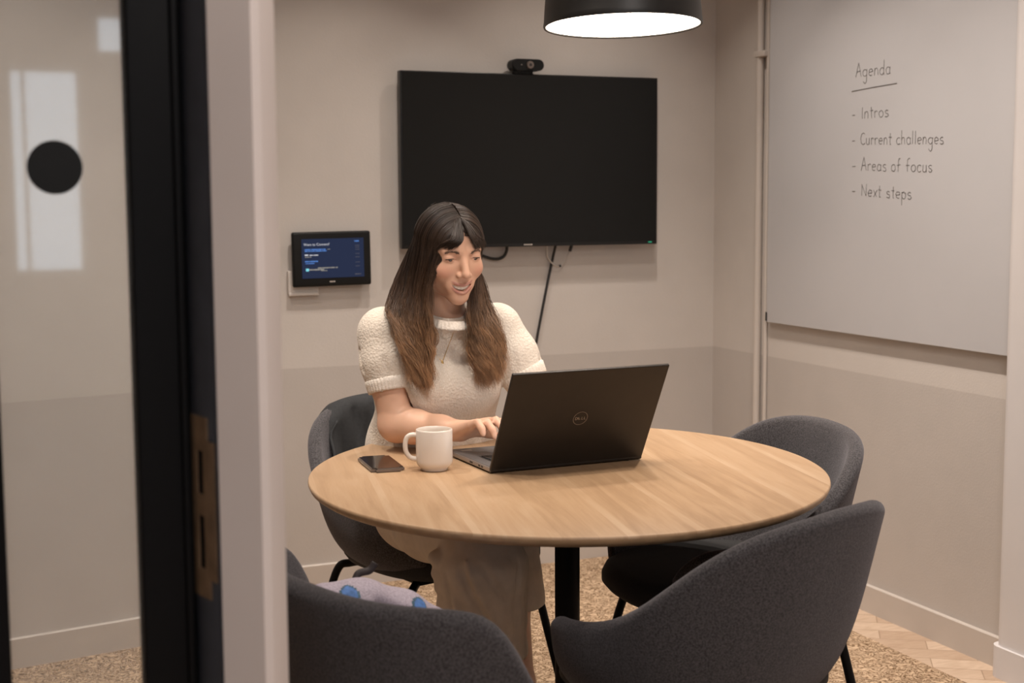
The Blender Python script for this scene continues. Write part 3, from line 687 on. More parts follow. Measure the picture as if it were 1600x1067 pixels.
# ---- laptop
lp = empty('laptop', (1.278, 2.707, TZ), math.radians(1.8), 'open dark laptop on the table with its lid towards the viewer', 'laptop')
WL, DL, TH = 0.183, 0.240, 0.014
bm = bmesh.new(); box(bm, (-WL, 0.006, 0.003), (WL, DL, TH), 0, 0.003); 
bm.normal_update()
for f_ in bm.faces: f_.material_index = 1 if f_.normal.y < -0.3 or f_.normal.z < -0.3 else 0
from_bm('base', bm, [M['alum'], M['lid']], lp, True, 40)
boxo('deck', (-WL+0.002, 0.004, TH-0.001), (WL-0.002, DL-0.002, TH+0.0006), M['deck'], lp)
boxo('palm_rest_badge', (-WL+0.02, DL-0.035, TH+0.0004), (-WL+0.045, DL-0.022, TH+0.0009), M['alum'], lp)
boxo('touchpad', (-0.065, DL-0.10, TH+0.0004), (0.065, DL-0.01, TH+0.0010), M['deck'], lp)
kb = boxo('keyboard_tray', (-0.155, 0.025, TH+0.0003), (0.155, 0.130, TH+0.0009), M['keys'], lp)
for r_i in range(6):
    n_k = 14 if r_i < 5 else 9; x = -0.152; 
    bm = bmesh.new()
    for i in range(n_k):
        wk = 0.304/n_k if not (r_i == 5 and False) else 0
        box(bm, (x+i*wk+0.0014, 0.028+r_i*0.0168, TH+0.0008), (x+(i+1)*wk-0.0014, 0.028+r_i*0.0168+0.0146, TH+0.0026), 0, 0.0004)
    from_bm('key_row', bm, M['keys'], kb, True, 40)
for y0_, y1_ in ((0.045, 0.054), (0.060, 0.069), (0.100, 0.116)): boxo('port', (-WL-0.0004, y0_, 0.0065), (-WL+0.001, y1_, 0.0105), M['keys'], lp)
for sx_ in (-1, 1):
    for y_ in (0.018, DL-0.015):
        bm = bmesh.new(); cyl(bm, (sx_*0.15, y_, 0), (sx_*0.15, y_, 0.0035), 0.006, seg=16); from_bm('rubber_foot', bm, M['black'], lp, True, 40)
TILT = math.radians(28.5)
LH = 0.242
def lidm(): return Matrix.Translation((0, 0.008, 0.012)) @ Matrix.Rotation(TILT, 4, 'X')
bm = bmesh.new(); box(bm, (-WL, -0.0035, -0.011), (WL, 0.0035, LH), 0, 0.0022)
bm.transform(lidm()); from_bm('lid', bm, M['lid'], lp, True, 40)
bm = bmesh.new(); box(bm, (-WL+0.004, 0.0033, 0.006), (WL-0.004, 0.0041, LH-0.004)); bm.transform(lidm()); sc_ = from_bm('screen', bm, M['lcd'], lp, False)
bm = bmesh.new(); cyl(bm, (-0.14, 0.013, 0.0125), (0.14, 0.013, 0.0125), 0.005, seg=16); from_bm('hinge', bm, M['keys'], lp, True, 40)
# round badge on the lid: ring and four slanted capitals
bm = bmesh.new(); 
for r_a, r_b in ((0.0172, 0.0157),):
    ra = [bm.verts.new((r_a*math.cos(t), 0, r_a*math.sin(t))) for t in np.linspace(0, 2*PI, 48, endpoint=False)]; rb = [bm.verts.new((r_b*math.cos(t), 0, r_b*math.sin(t))) for t in np.linspace(0, 2*PI, 48, endpoint=False)]
    for i in range(48): bm.faces.new((ra[i], ra[(i+1) % 48], rb[(i+1) % 48], rb[i]))
bmesh.ops.solidify(bm, geom=bm.faces[:], thickness=0.0005)
lm = lidm() @ Matrix.Translation((0.000, -0.0040, 0.118)); bm.transform(lm)
bd = from_bm('badge', bm, M['logo'], lp, False); bd['label'] = 'round silver ring badge'
for ch, x_, ang in (('D', -0.0128, 0), ('E', -0.0062, 35), ('L', 0.0022, 0), ('L', 0.0080, 0)):
    mtx = lm @ Matrix.Translation((x_, 0, -0.0036)) @ Matrix.Rotation(PI/2, 4, 'X')
    if ang: mtx = mtx @ Matrix.Translation((0.0028, 0.0036, 0)) @ Matrix.Rotation(math.radians(ang), 4, 'Z') @ Matrix.Translation((-0.0028, -0.0036, 0))
    text_mesh('badge_letter', ch, 0.0102, mtx @ Matrix.Diagonal((0.92, 1, 1, 1)), M['logo'], bd, 0.0003)
# ---- mug
mg = empty('mug', (1.005, 2.803, TZ), 0, 'cream ceramic mug standing between the phone and the laptop', 'mug')
bm = bmesh.new(); RM = 0.0392
lathe(bm, [(0, 0.0), (0.0268, 0.0), (0.0285, 0.0025), (0.0288, 0.005), (0.0345, 0.0095), (0.0378, 0.0145), (RM, 0.021), (RM, 0.05), (RM, 0.0855), (RM-0.0008, 0.0878), (RM-0.0022, 0.0885), (RM-0.0038, 0.0868), (RM-0.0042, 0.08), (RM-0.0042, 0.02), (0.028, 0.008), (0, 0.0065)], 64)
from_bm('cup', bm, M['mug'], mg, True, 60)
hd = Vector((-0.955, 0.30, 0)).normalized()
hp = [hd*(RM-0.003)+Vector((0, 0, 0.0755)), hd*(RM+0.008)+Vector((0, 0, 0.0765)), hd*(RM+0.0185)+Vector((0, 0, 0.071)), hd*(RM+0.0225)+Vector((0, 0, 0.056)), hd*(RM+0.0205)+Vector((0, 0, 0.040)), hd*(RM+0.012)+Vector((0, 0, 0.028)), hd*(RM-0.003)+Vector((0, 0, 0.0235))]
tubeo('handle', hp, 0.0052, M['mug'], mg, 40, 14)
# ---- phone
ph = empty('smartphone', (0.9135, 2.893, TZ), math.radians(-5), 'dark smartphone lying face up on the table left of the mug', 'phone')
bm = bmesh.new(); box(bm, (-0.0365, -0.078, 0), (0.0365, 0.078, 0.0088))
bmesh.ops.bevel(bm, geom=[e for e in bm.edges if abs(e.verts[0].co.z-e.verts[1].co.z) > 0.005], offset=0.010, segments=6, affect='EDGES')
bmesh.ops.bevel(bm, geom=[e for e in bm.edges if abs(e.verts[0].co.z-e.verts[1].co.z) < 0.001], offset=0.0022, segments=2, affect='EDGES')
from_bm('body', bm, M['phone'], ph, True, 40)
bm = bmesh.new(); box(bm, (-0.0335, -0.075, 0.0082), (0.0335, 0.075, 0.0093))
bmesh.ops.bevel(bm, geom=[e for e in bm.edges if abs(e.verts[0].co.z-e.verts[1].co.z) > 0.0005], offset=0.008, segments=6, affect='EDGES')
from_bm('screen_glass', bm, M['glassblack'], ph, False)
bm = bmesh.new(); box(bm, (-0.0372, 0.01, 0.003), (-0.0362, 0.028, 0.0058)); from_bm('side_button', bm, M['alum'], ph, False)

# ---- shell chairs
SHELL_A = (0.764, 0.565, 0.529, 0.286, 0.261, 0.235, 0.193, 0.001, 144.96, 65.5, 12.77, 0.290, 2.197)
SHELL_B = (0.734, 0.562, 0.531, 0.296, 0.258, 0.234, 0.193, -0.016, 147.16, 75.6, 4.6, 0.290, 2.2)
SP_ = SHELL_A
def smooth_interp(f):
    zb, za, zf, fm, dm, wd, tw = SP_[0], SP_[1], SP_[2], SP_[8], SP_[9], SP_[10], SP_[12]*10
    d = abs(math.degrees(f)); s_ = 1/(1+math.exp((d-dm)/wd)); s_ /= 1/(1+math.exp(-dm/wd))
    arm = za-(za-zf)*min(1, max(0, (d-60)/(fm-60))); tp_ = min(1, max(0, (fm-d)/tw))
    arm = 0.43+(arm-0.43)*math.sqrt(max(0, 1-(1-tp_)**2)); return arm+(zb-arm)*s_
def plan(f, a, b_, n_=2.5):
    s_, c_ = abs(math.sin(f)), abs(math.cos(f)); return 1/((s_/a)**n_+(c_/b_)**n_)**(1/n_)
def shell_mid(f, t):
    sf, cf = math.sin(f), math.cos(f); zt = smooth_interp(f)
    fr_ = abs(f) > PI/2; R1 = plan(f, SP_[3], SP_[11] if fr_ else SP_[4]); R0 = plan(f, SP_[5], SP_[11]-0.04 if fr_ else SP_[6])
    hh = max(0.0, min(1, (zt-0.42)/0.38)); Rt = R0+(R1-R0)*min(1, hh*1.9)+SP_[7]*hh*max(0, cf)
    B = [(0.45*R0, 0.408), (1.02*R0, 0.398), (R0*1.05+0.012, 0.40+0.42*(zt-0.40)), (Rt, zt)]
    q = [(1-t)**3, 3*t*(1-t)**2, 3*t*t*(1-t), t**3]
    r_ = sum(a*b_[0] for a, b_ in zip(q, B)); z = sum(a*b_[1] for a, b_ in zip(q, B)); return (r_*sf, r_*cf, z)
def chair_shell():
    NS, NT = 97, 22; P = np.zeros((NS, NT, 3)); FMAX = math.radians(SP_[8])
    for i in range(NS):
        for jx in range(NT): P[i, jx] = shell_mid(-FMAX+2*FMAX*i/(NS-1), jx/(NT-1))
    dS = np.gradient(P, axis=0); dT = np.gradient(P, axis=1); N = np.cross(dT, dS); N /= np.linalg.norm(N, axis=2)[..., None]+1e-9
    out = N[NS//2, NT-4]; N = N if out[1] > 0 else -N
    th = np.full((NS, NT), 0.036); e = np.minimum(np.arange(NS), NS-1-np.arange(NS))/6; th *= np.clip(np.sqrt(np.clip(e, 0.02, 1)), 0, 1)[:, None]
    Tt = dT[:, -1]/(np.linalg.norm(dT[:, -1], axis=1)[:, None]+1e-9)
    loops = []
    for i in range(NS):
        o_ = P[i]+N[i]*(th[i]/2)[:, None]; n_i = P[i]-N[i]*(th[i]/2)[:, None]; h_ = th[i, -1]/2
        rim = [P[i, -1]+N[i, -1]*h_*math.cos(a)+Tt[i]*h_*math.sin(a) for a in np.linspace(0, PI, 9)[1:-1]]
        loops.append(np.vstack([o_, rim, n_i[::-1]]))
    L_ = np.array(loops); K = L_.shape[1]; V = L_.reshape(-1, 3)
    ii, jj = np.meshgrid(np.arange(NS-1), np.arange(K), indexing='ij'); j2 = (jj+1) % K
    F = np.stack([ii*K+jj, (ii+1)*K+jj, (ii+1)*K+j2, ii*K+j2], -1).reshape(-1, 4)
    return V, F
def make_chair(label):
    c = empty('shell_chair', (0, 0, 0), 0, label, 'chair', 'shell chairs round the table')
    V, F = chair_shell(); sh = from_np('shell', V, F, M['felt'], c)
    bm = bmesh.new(); bm.from_mesh(sh.data)
    bmesh.ops.holes_fill(bm, edges=[e for e in bm.edges if e.is_boundary], sides=0); bmesh.ops.recalc_face_normals(bm, faces=bm.faces[:]); bm.to_mesh(sh.data); bm.free()
    sh.data.polygons.foreach_set('use_smooth', [True]*len(sh.data.polygons))
    bm = bmesh.new(); rows = []; n_ = 72
    for s_, z in ((0, 0.396), (0.80, 0.396), (0.95, 0.402), (1.0, 0.418), (1.0, 0.436), (0.965, 0.455), (0.90, 0.464), (0.5, 0.468), (0, 0.468)):
        if s_ == 0: rows.append([bm.verts.new((0, -0.01, z))])
        else:
            rw = []
            for i in range(n_):
                f = 2*PI*i/n_; r_ = plan(f, 0.226, 0.275 if math.cos(f) < 0 else 0.19, 2.7)*s_; rw.append(bm.verts.new((r_*math.sin(f), r_*math.cos(f)-0.01, z)))
            rows.append(rw)
    for a, b_ in zip(rows, rows[1:]):
        for i in range(n_): bm.faces.new(list(dict.fromkeys([a[i % len(a)], a[(i+1) % n_ % len(a)], b_[(i+1) % n_ % len(b_)], b_[i % len(b_)]])))
    from_bm('seat_pad', bm, M['seatpad'], c, True, 60)
    bm = bmesh.new(); box(bm, (-0.14, -0.15, 0.372), (0.14, 0.15, 0.397), 0, 0.006); from_bm('under_frame', bm, M['blacksteel'], c, True, 40)
    for sx_ in (-1, 1):
        for sy_ in (-1, 1):
            lg = tubeo('leg', [(sx_*0.10, sy_*0.10, 0.378), (sx_*0.155, sy_*0.15, 0.372), (sx_*0.185, sy_*0.178, 0.345), (sx_*0.215, sy_*0.212, 0.18), (sx_*0.245, sy_*0.245, 0.003)], 0.0105, M['blacksteel'], c, 30, 12)
            bm = bmesh.new(); cyl(bm, (sx_*0.245, sy_*0.245, 0.0), (sx_*0.2425, sy_*0.242, 0.018), 0.0125, seg=16); from_bm('foot_cap', bm, M['black'], lg, True, 40)
    return c
def copy_tree(o, parent=None):
    c = o.copy(); COL.objects.link(c); c.parent = parent
    for ch in list(o.children): copy_tree(ch, c)
    return c
CHAIRS = [((1.194, 3.346), 0.237, "dark grey shell chair the woman is sitting on"),
          ((1.715, 2.774), -1.625, 'dark grey shell chair facing left at the right side of the table by the conduit'),
          ((1.327, 2.192), -2.749, 'dark grey shell chair in the foreground seen from behind on the right'),
          ((0.741, 2.047), 1.871, 'dark grey shell chair at the lower left with a lavender bag on its seat')]
proto = None; chairs = []
for (x, y), rz, lb in CHAIRS:
    if proto is None: proto = c = make_chair(lb)
    elif x < 1: SP_ = SHELL_B; c = make_chair(lb); SP_ = SHELL_A
    else: c = copy_tree(proto); c['label'] = lb
    c.location = (x, y, 0.0085); c.rotation_euler = (0, 0, rz); chairs.append(c)

# ---- lavender bag slumped on the seat of the lower left chair, leaning over its far arm
bg_ = empty('mesh_bag', (0.70, 2.22, 0.477), 0, 'pale lavender mesh bag with blue printed motifs on the lower left chair', 'bag')
class _L: pass
bs = SDF((0.50, 2.00, 0.46), (1.00, 2.40, 0.74), 0.0035)
bs.chain([(0.60, 2.215, 0.650), (0.66, 2.215, 0.636), (0.73, 2.220, 0.608), (0.79, 2.225, 0.570), (0.855, 2.225, 0.540), (0.90, 2.215, 0.515)], [0.038, 0.046, 0.046, 0.042, 0.034, 0.022], 0.03)
bs.chain([(0.62, 2.165, 0.555), (0.70, 2.165, 0.550), (0.80, 2.18, 0.530), (0.87, 2.19, 0.512)], [0.070, 0.075, 0.055, 0.032], 0.04)
for p_, q_ in (((0.60, 2.13, 0.63), (0.70, 2.14, 0.61)), ((0.68, 2.17, 0.65), (0.76, 2.18, 0.615)), ((0.64, 2.09, 0.59), (0.72, 2.09, 0.57))): bs.cone(p_, q_, 0.006, 0.004, 0.02, 's')
bs.plane_cut((0.7, 2.2, 0.480), (0, 0, -1), (0.50, 2.00, 0.40), (1.00, 2.40, 0.56))
Vg, Fg = bs.mesh(); Vg = smooth_np(Vg, Fg, 4, 0.5)
OB = np.array(bg_.location)
body_ = from_np('bag_body', Vg-OB, Fg, M['bag'], bg_)
cg = Vg[Fg].mean(1); ng = np.cross(Vg[Fg][:, 2]-Vg[Fg][:, 0], Vg[Fg][:, 3]-Vg[Fg][:, 1]); ng /= np.linalg.norm(ng, axis=1)[:, None]+1e-9
if (ng*(cg-Vg.mean(0))).sum() < 0: ng = -ng
def patch(name, c_, r_, m_, off):
    sel = (np.linalg.norm((cg-np.array(c_))/np.array(r_), axis=1) < 1); f_ = Fg[sel]; ids = np.unique(f_); mp_ = {k: i for i, k in enumerate(ids)}
    if len(ids) == 0: return
    vn = np.zeros_like(Vg); np.add.at(vn, Fg.ravel(), np.repeat(ng, 4, axis=0)); vn /= np.linalg.norm(vn, axis=1)[:, None]+1e-9
    return from_np(name, Vg[ids]+vn[ids]*off-OB, np.vectorize(mp_.get)(f_), m_, bg_)
MOT = [(0.632, 2.18, 0.672), (0.752, 2.185, 0.636)]
for k_, c_ in enumerate(MOT):
    patch('motif_outline', c_, (0.016, 0.03, 0.016), M['bagteal'], 0.0010); patch('printed_motif', c_, (0.0125, 0.025, 0.0125), M['bagblue'], 0.0022)
tubeo('zip', [Vector(p)-bg_.location for p in ((0.62, 2.165, 0.655), (0.69, 2.165, 0.640), (0.75, 2.172, 0.612), (0.80, 2.18, 0.583))], 0.006, M['bagdark'], bg_, 30)
tubeo('handle', [Vector(p)-bg_.location for p in ((0.655, 2.235, 0.672), (0.665, 2.24, 0.690), (0.685, 2.24, 0.694), (0.695, 2.24, 0.706))], 0.0065, M['bagdark'], bg_, 24)
# ---- dark jacket hung over the right shoulder side of the woman's chair
jk = empty('jacket', (*CHAIRS[0][0], 0.0085), CHAIRS[0][1], 'dark slate jacket draped inside the back of the chair she sits on', 'jacket')
NF, NT_ = 44, 30; G = np.zeros((NF, NT_, 3)); e_ = 1e-3
for i in range(NF):
    f = math.radians(-84+94*i/(NF-1)); tt = np.interp(math.degrees(f), [-84, -60, -42, -30, 10], [0.60, 0.80, 0.97, 1.0, 1.0]); over = np.interp(math.degrees(f), [-44, -34, -20, 10], [0.0, 0.05, 0.07, 0.07])
    for k_ in range(NT_):
        a_ = k_/(NT_-1)*1.25
        wv = 0.004*math.sin(f*17+a_*5)+0.003*math.sin(f*31-a_*9)
        if a_ <= 1.0:
            t_ = 0.42+(tt-0.42)*a_; p = np.array(shell_mid(f, t_)); pf = np.array(shell_mid(f+e_, t_))-p; pt = np.array(shell_mid(f, t_+e_))-p; n_ = np.cross(pt, pf); n_ /= np.linalg.norm(n_)+1e-9
            if n_[:2] @ p[:2] > 0: n_ = -n_
            G[i, k_] = p+n_*(0.028+wv)
        else:
            p = np.array(shell_mid(f, tt)); rad = np.array([p[0], p[1], 0]); rad /= np.linalg.norm(rad); al = (a_-1)/0.25
            if over > 0.004: G[i, k_] = p+rad*(-0.028*math.cos(PI*min(1, al*1.6)))+np.array([0, 0, 0.026*math.sin(PI*min(1, al*1.6))-over*max(0, al-0.55)/0.45])
            else: G[i, k_] = G[i, k_-1]+np.array([0, 0, 0.0005])
V = G.reshape(-1, 3); ii, jj = np.meshgrid(np.arange(NF-1), np.arange(NT_-1), indexing='ij'); F = np.stack([ii*NT_+jj, (ii+1)*NT_+jj, (ii+1)*NT_+jj+1, ii*NT_+jj+1], -1).reshape(-1, 4)
o = from_np('cloth', V, F, M['jacket'], jk); md = o.modifiers.new('thickness', 'SOLIDIFY'); md.thickness = 0.005; md.offset = 0
tubeo('hem', [G[i, int((NT_-1)*0.8)]+np.array([0, 0, 0.0]) for i in range(0, 24, 3)], 0.004, M['jacket'], jk, 40)

# ================================================================== THE WOMAN
person = empty('person', (1.15, 3.28, 0.0085), 0, 'seated woman with long brown hair, cream knit top and beige trousers typing on the laptop', 'person')
PO = np.array(person.location)
HO = np.array([1.122, 3.010, 1.2035]); HP = math.radians(15); HR = math.radians(-2.0); HY = math.radians(4); HS = 0.955
# head frame: local -y is the face, pitched down, slightly rolled
Rx = np.array(Matrix.Rotation(HY, 3, 'Z') @ Matrix.Rotation(HP, 3, 'X') @ Matrix.Rotation(HR, 3, 'Y'))
def hw(p): return HO+HS*(np.asarray(p, float) @ Rx.T)
def hl(p): return ((np.asarray(p, float)-HO) @ Rx)/HS

# ---- head (local frame, fine grid)
h = SDF((-0.095, -0.125, -0.135), (0.095, 0.115, 0.135), 0.0019)
h.ell((0, 0.014, 0.020), (0.070, 0.091, 0.075), 0)
h.ell((0, -0.026, -0.028), (0.0600, 0.059, 0.079), 0.03)
h.cone((-0.048, 0.0, -0.060), (0, -0.058, -0.094), 0.018, 0.018, 0.022); h.cone((0.048, 0.0, -0.060), (0, -0.058, -0.094), 0.018, 0.018, 0.022)
h.ell((0, -0.0690, -0.1000), (0.020, 0.014, 0.0135), 0.018)
for sx in (-1, 1):
    h.ell((sx*0.039, -0.053, -0.034), (0.0225, 0.0225, 0.0205), 0.020)      # smiling cheeks
    h.cone((sx*0.014, -0.0765, 0.0165), (sx*0.042, -0.062, 0.0165), 0.0095, 0.009, 0.012)   # brow
    h.ell((sx*0.031, -0.0905, 0.000), (0.0165, 0.0125, 0.0115), 0.012, 's')   # socket
    h.ell((sx*0.0315, -0.0665, -0.0005), (0.0152, 0.0142, 0.0125), 0.004)    # lids over the eyeball
h.cone((0, -0.079, 0.008), (0, -0.0985, -0.031), 0.0068, 0.0098, 0.009)
h.ell((0, -0.1005, -0.035), (0.0098, 0.0092, 0.0085), 0.005)
for sx in (-1, 1):
    h.ell((sx*0.0115, -0.0905, -0.0385), (0.0078, 0.0085, 0.0068), 0.005)
    h.ell((sx*0.0058, -0.0955, -0.0452), (0.0036, 0.0045, 0.0032), 0.002, 's')
# lips of an open smile: corners pulled up and back
def lipc(x, zc, y0): return (x, y0+17*x*x, zc+13.0*x*x)
xs_ = np.linspace(-0.0290, 0.0290, 11)
up_ = [lipc(x, -0.0645+0.0010*(abs(x) > 0.003), -0.0882) for x in xs_]; lo_ = [lipc(x, -0.0832+9.0*x*x, -0.0866) for x in xs_]
h.ell((0, -0.0705, -0.069), (0.034, 0.0125, 0.019), 0.018)
h.chain(up_, [0.0015, 0.0020, 0.0024, 0.0027, 0.0029, 0.0027, 0.0029, 0.0027, 0.0024, 0.0020, 0.0015], 0.003)
h.chain(lo_, [0.0015, 0.0021, 0.0027, 0.0032, 0.0036, 0.0038, 0.0036, 0.0032, 0.0027, 0.0021, 0.0015], 0.003)
mo_ = [lipc(x*0.92, -0.0736+3.0*x*x, -0.0875) for x in xs_]
h.chain(mo_, [0.0008, 0.0022, 0.0036, 0.0047, 0.0054, 0.0056, 0.0054, 0.0047, 0.0036, 0.0022, 0.0008], 0.0008, 's', flat=(1, 2.6, 1))
for sx in (-1, 1):   # eye slit, lids lowered towards the screen
    h.chain([(sx*0.0195, -0.0775, -0.0038), (sx*0.026, -0.0805, -0.0036), (sx*0.0335, -0.0805, -0.0030), (sx*0.0415, -0.0755, -0.0034)], [0.0009, 0.0018, 0.0019, 0.0009], 0.0008, 's')
    h.ell((sx*0.0715, 0.010, -0.014), (0.0075, 0.017, 0.029), 0.004)        # ears
h.cone((0, 0.012, -0.03), (0, 0.022, -0.125), 0.046, 0.044, 0.02)
Vh, Fh = h.mesh(); Vh = smooth_np(Vh, Fh, 3, 0.45)
# local colouring: lips and flushed cheeks
def col_head(P):
    base = np.array([0.655, 0.385, 0.265]); c = np.tile(base, (len(P), 1))
    def blend(m_, col): 
        nonlocal c
        c = c*(1-m_[:, None])+np.array(col)*m_[:, None]
    for sx in (-1, 1):
        d = np.linalg.norm((P-np.array([sx*0.044, -0.066, -0.034]))/np.array([0.024, 0.03, 0.02]), axis=1); blend(np.clip(1.15-d, 0, 1)*0.55, (0.60, 0.24, 0.165))
    d = np.linalg.norm((P-np.array([0, -0.101, -0.036]))/np.array([0.014, 0.014, 0.014]), axis=1); blend(np.clip(1.2-d, 0, 1)*0.35, (0.62, 0.31, 0.23))
    def near(chain):
        A = np.array(chain); return np.min(np.linalg.norm(P[:, None]-catmull(A, 41)[None], axis=2), axis=1)
    f = P[:, 1] < -0.06
    m_ = np.zeros(len(P)); Pf = P[f]; A = catmull(np.array(up_), 41); B = catmull(np.array(lo_), 41)
    du = np.min(np.linalg.norm(Pf[:, None]-A[None], axis=2), axis=1); dl = np.min(np.linalg.norm(Pf[:, None]-B[None], axis=2), axis=1)
    m_[f] = np.clip((0.0042-np.minimum(du, dl*0.82))/0.0012, 0, 1); blend(m_*0.75, (0.40, 0.165, 0.140))
    e = np.array([0.012, -0.088, -0.083]); return c
Ch = col_head(Vh)
# ---- body (world frame)
Q = lambda *p: np.array(p, float)
b = SDF((0.84, 2.52, 0.0), (1.50, 3.56, 1.16), 0.0042)
b.cone((1.14, 3.27, 0.53), (1.14, 3.19, 0.74), 0.125, 0.105, 0, flat=None)
b.cone((1.14, 3.19, 0.74), (1.132, 3.14, 0.93), 0.105, 0.105, 0.04)
b.cone((1.03, 3.115, 0.985), (1.235, 3.11, 0.985), 0.055, 0.055, 0.04)
nk = hw((0, 0.014, -0.075))
b.cone((1.13, 3.075, 1.00), nk, 0.050, 0.043, 0.03)
RS, RE, RW = Q(0.990, 3.105, 1.005), Q(1.003, 3.052, 0.801), Q(1.108, 2.915, 0.800)
LS, LE, LW = Q(1.275, 3.100, 1.005), Q(1.372, 3.035, 0.803), Q(1.335, 2.885, 0.791)
for S_, E_, W_, sx in ((RS, RE, RW, 1), (LS, LE, LW, -1)):
    M_ = S_+(E_-S_)*0.55; b.chain([S_, M_, E_], [0.045, 0.0425, 0.0385], 0.02)
    A1 = E_+(W_-E_)*0.28; A2 = E_+(W_-E_)*0.7
    b.chain([E_+(E_-S_)*0.01, A1, A2, W_], [0.0375, 0.0385, 0.030, 0.0235], 0.015)
    fwd = (W_-E_); fwd[2] = 0; fwd /= np.linalg.norm(fwd)
    d = np.array([0.10*sx, -1.0, 0]); d = 0.45*fwd+0.55*d/np.linalg.norm(d); d /= np.linalg.norm(d); sd = np.array([d[1], -d[0], 0])*-sx  # sd points to the thumb side (inwards)
    if np.dot(sd, np.array([sx, 0, 0])) < 0: sd = -sd
    K = W_+d*0.070+Q(0, 0, 0.024)
    for o_ in (-0.026, -0.009, 0.009, 0.026):
        b.cone(W_+sd*o_*0.45, K+sd*o_, 0.0165, 0.0118, 0.012)
    for i_, (o_, l1, l2, l3) in enumerate(((-0.029, 0.026, 0.017, 0.014), (-0.010, 0.034, 0.022, 0.016), (0.010, 0.037, 0.024, 0.016), (0.029, 0.033, 0.021, 0.016))):
        p0 = K+sd*o_; s1 = d+sd*o_*4; s1 /= np.linalg.norm(s1); lift = (0.35, 0.22, 0.28, 0.12)[i_]
        p1 = p0+s1*l1*0.96+Q(0, 0, l1*lift); p2 = p1+s1*l2*0.80-Q(0, 0, l2*0.62); p3 = p2+s1*l3*0.42-Q(0, 0, l3*0.9)
        b.chain([p0, p1, p2, p3], [0.0102, 0.0090, 0.0080, 0.0068], 0.0045)
    t0 = W_+d*0.022+sd*0.020; t1 = t0+d*0.030+sd*0.020-Q(0, 0, 0.004); t2 = t1+d*0.028+sd*0.004-Q(0, 0, 0.006)
    b.chain([t0, t1, t2], [0.0140, 0.0105, 0.0080], 0.008)
    b.ell(E_+(E_-W_)/np.linalg.norm(E_-W_)*0.018, (0.024, 0.024, 0.022), 0.018)
# legs: right leg in front, left leg behind it
RH, RK, RA = Q(1.06, 3.25, 0.565), Q(1.087, 2.765, 0.575), Q(1.150, 2.80, 0.075)
LH_, LK, LA = Q(1.22, 3.25, 0.54), Q(1.205, 2.90, 0.535), Q(1.275, 2.955, 0.075)
for H_, K_, A_, sx in ((RH, RK, RA, 1), (LH_, LK, LA, -1)):
    b.chain([H_, (H_+K_)/2, K_], [0.085, 0.075, 0.056], 0.03)
    C_ = K_+(A_-K_)*0.32+Q(0, 0.02, 0); b.chain([K_, C_, K_+(A_-K_)*0.75, A_], [0.054, 0.052, 0.036, 0.031], 0.02)
    hl_ = A_+Q(0, 0.03, -0.035); b.cone(A_, hl_, 0.030, 0.026, 0.02)
    b.chain([hl_, A_+Q(0.0, -0.07, -0.035), A_+Q(0.005, -0.155, -0.047)], [0.027, 0.028, 0.018], 0.015)
b.plane_cut((0, 0, 0.0105), (0, 0, -1), (0.84, 2.52, 0), (1.5, 3.56, 0.06))
Vb, Fb = b.mesh(); Vb = smooth_np(Vb, Fb, 2, 0.4)
Cb = np.tile(np.array([0.67, 0.41, 0.285]), (len(Vb), 1))
# redder knuckles and elbows
for c_, r_, k_ in ((RE+Q(-0.01, 0, -0.025), 0.035, 0.35), (LE, 0.03, 0.3), (RW+Q(0.03, -0.1, 0.01), 0.05, 0.35), (LW+Q(-0.02, -0.1, 0.01), 0.05, 0.35)):
    m_ = np.clip(1-np.linalg.norm(Vb-c_, axis=1)/r_, 0, 1)[:, None]*k_; Cb = Cb*(1-m_)+np.array([0.64, 0.33, 0.24])*m_
Vall = np.vstack([Vb, hw(Vh)])-PO; Fall = np.vstack([Fb, Fh+len(Vb)])
body = from_np('body', Vall, Fall, M['skin'], person)
def paint(o, C):
    a = o.data.color_attributes.new('tone', 'FLOAT_COLOR', 'POINT'); a.data.foreach_set('color', np.hstack([C, np.ones((len(C), 1))]).astype(np.float32).ravel())
paint(body, np.vstack([Cb, Ch]))
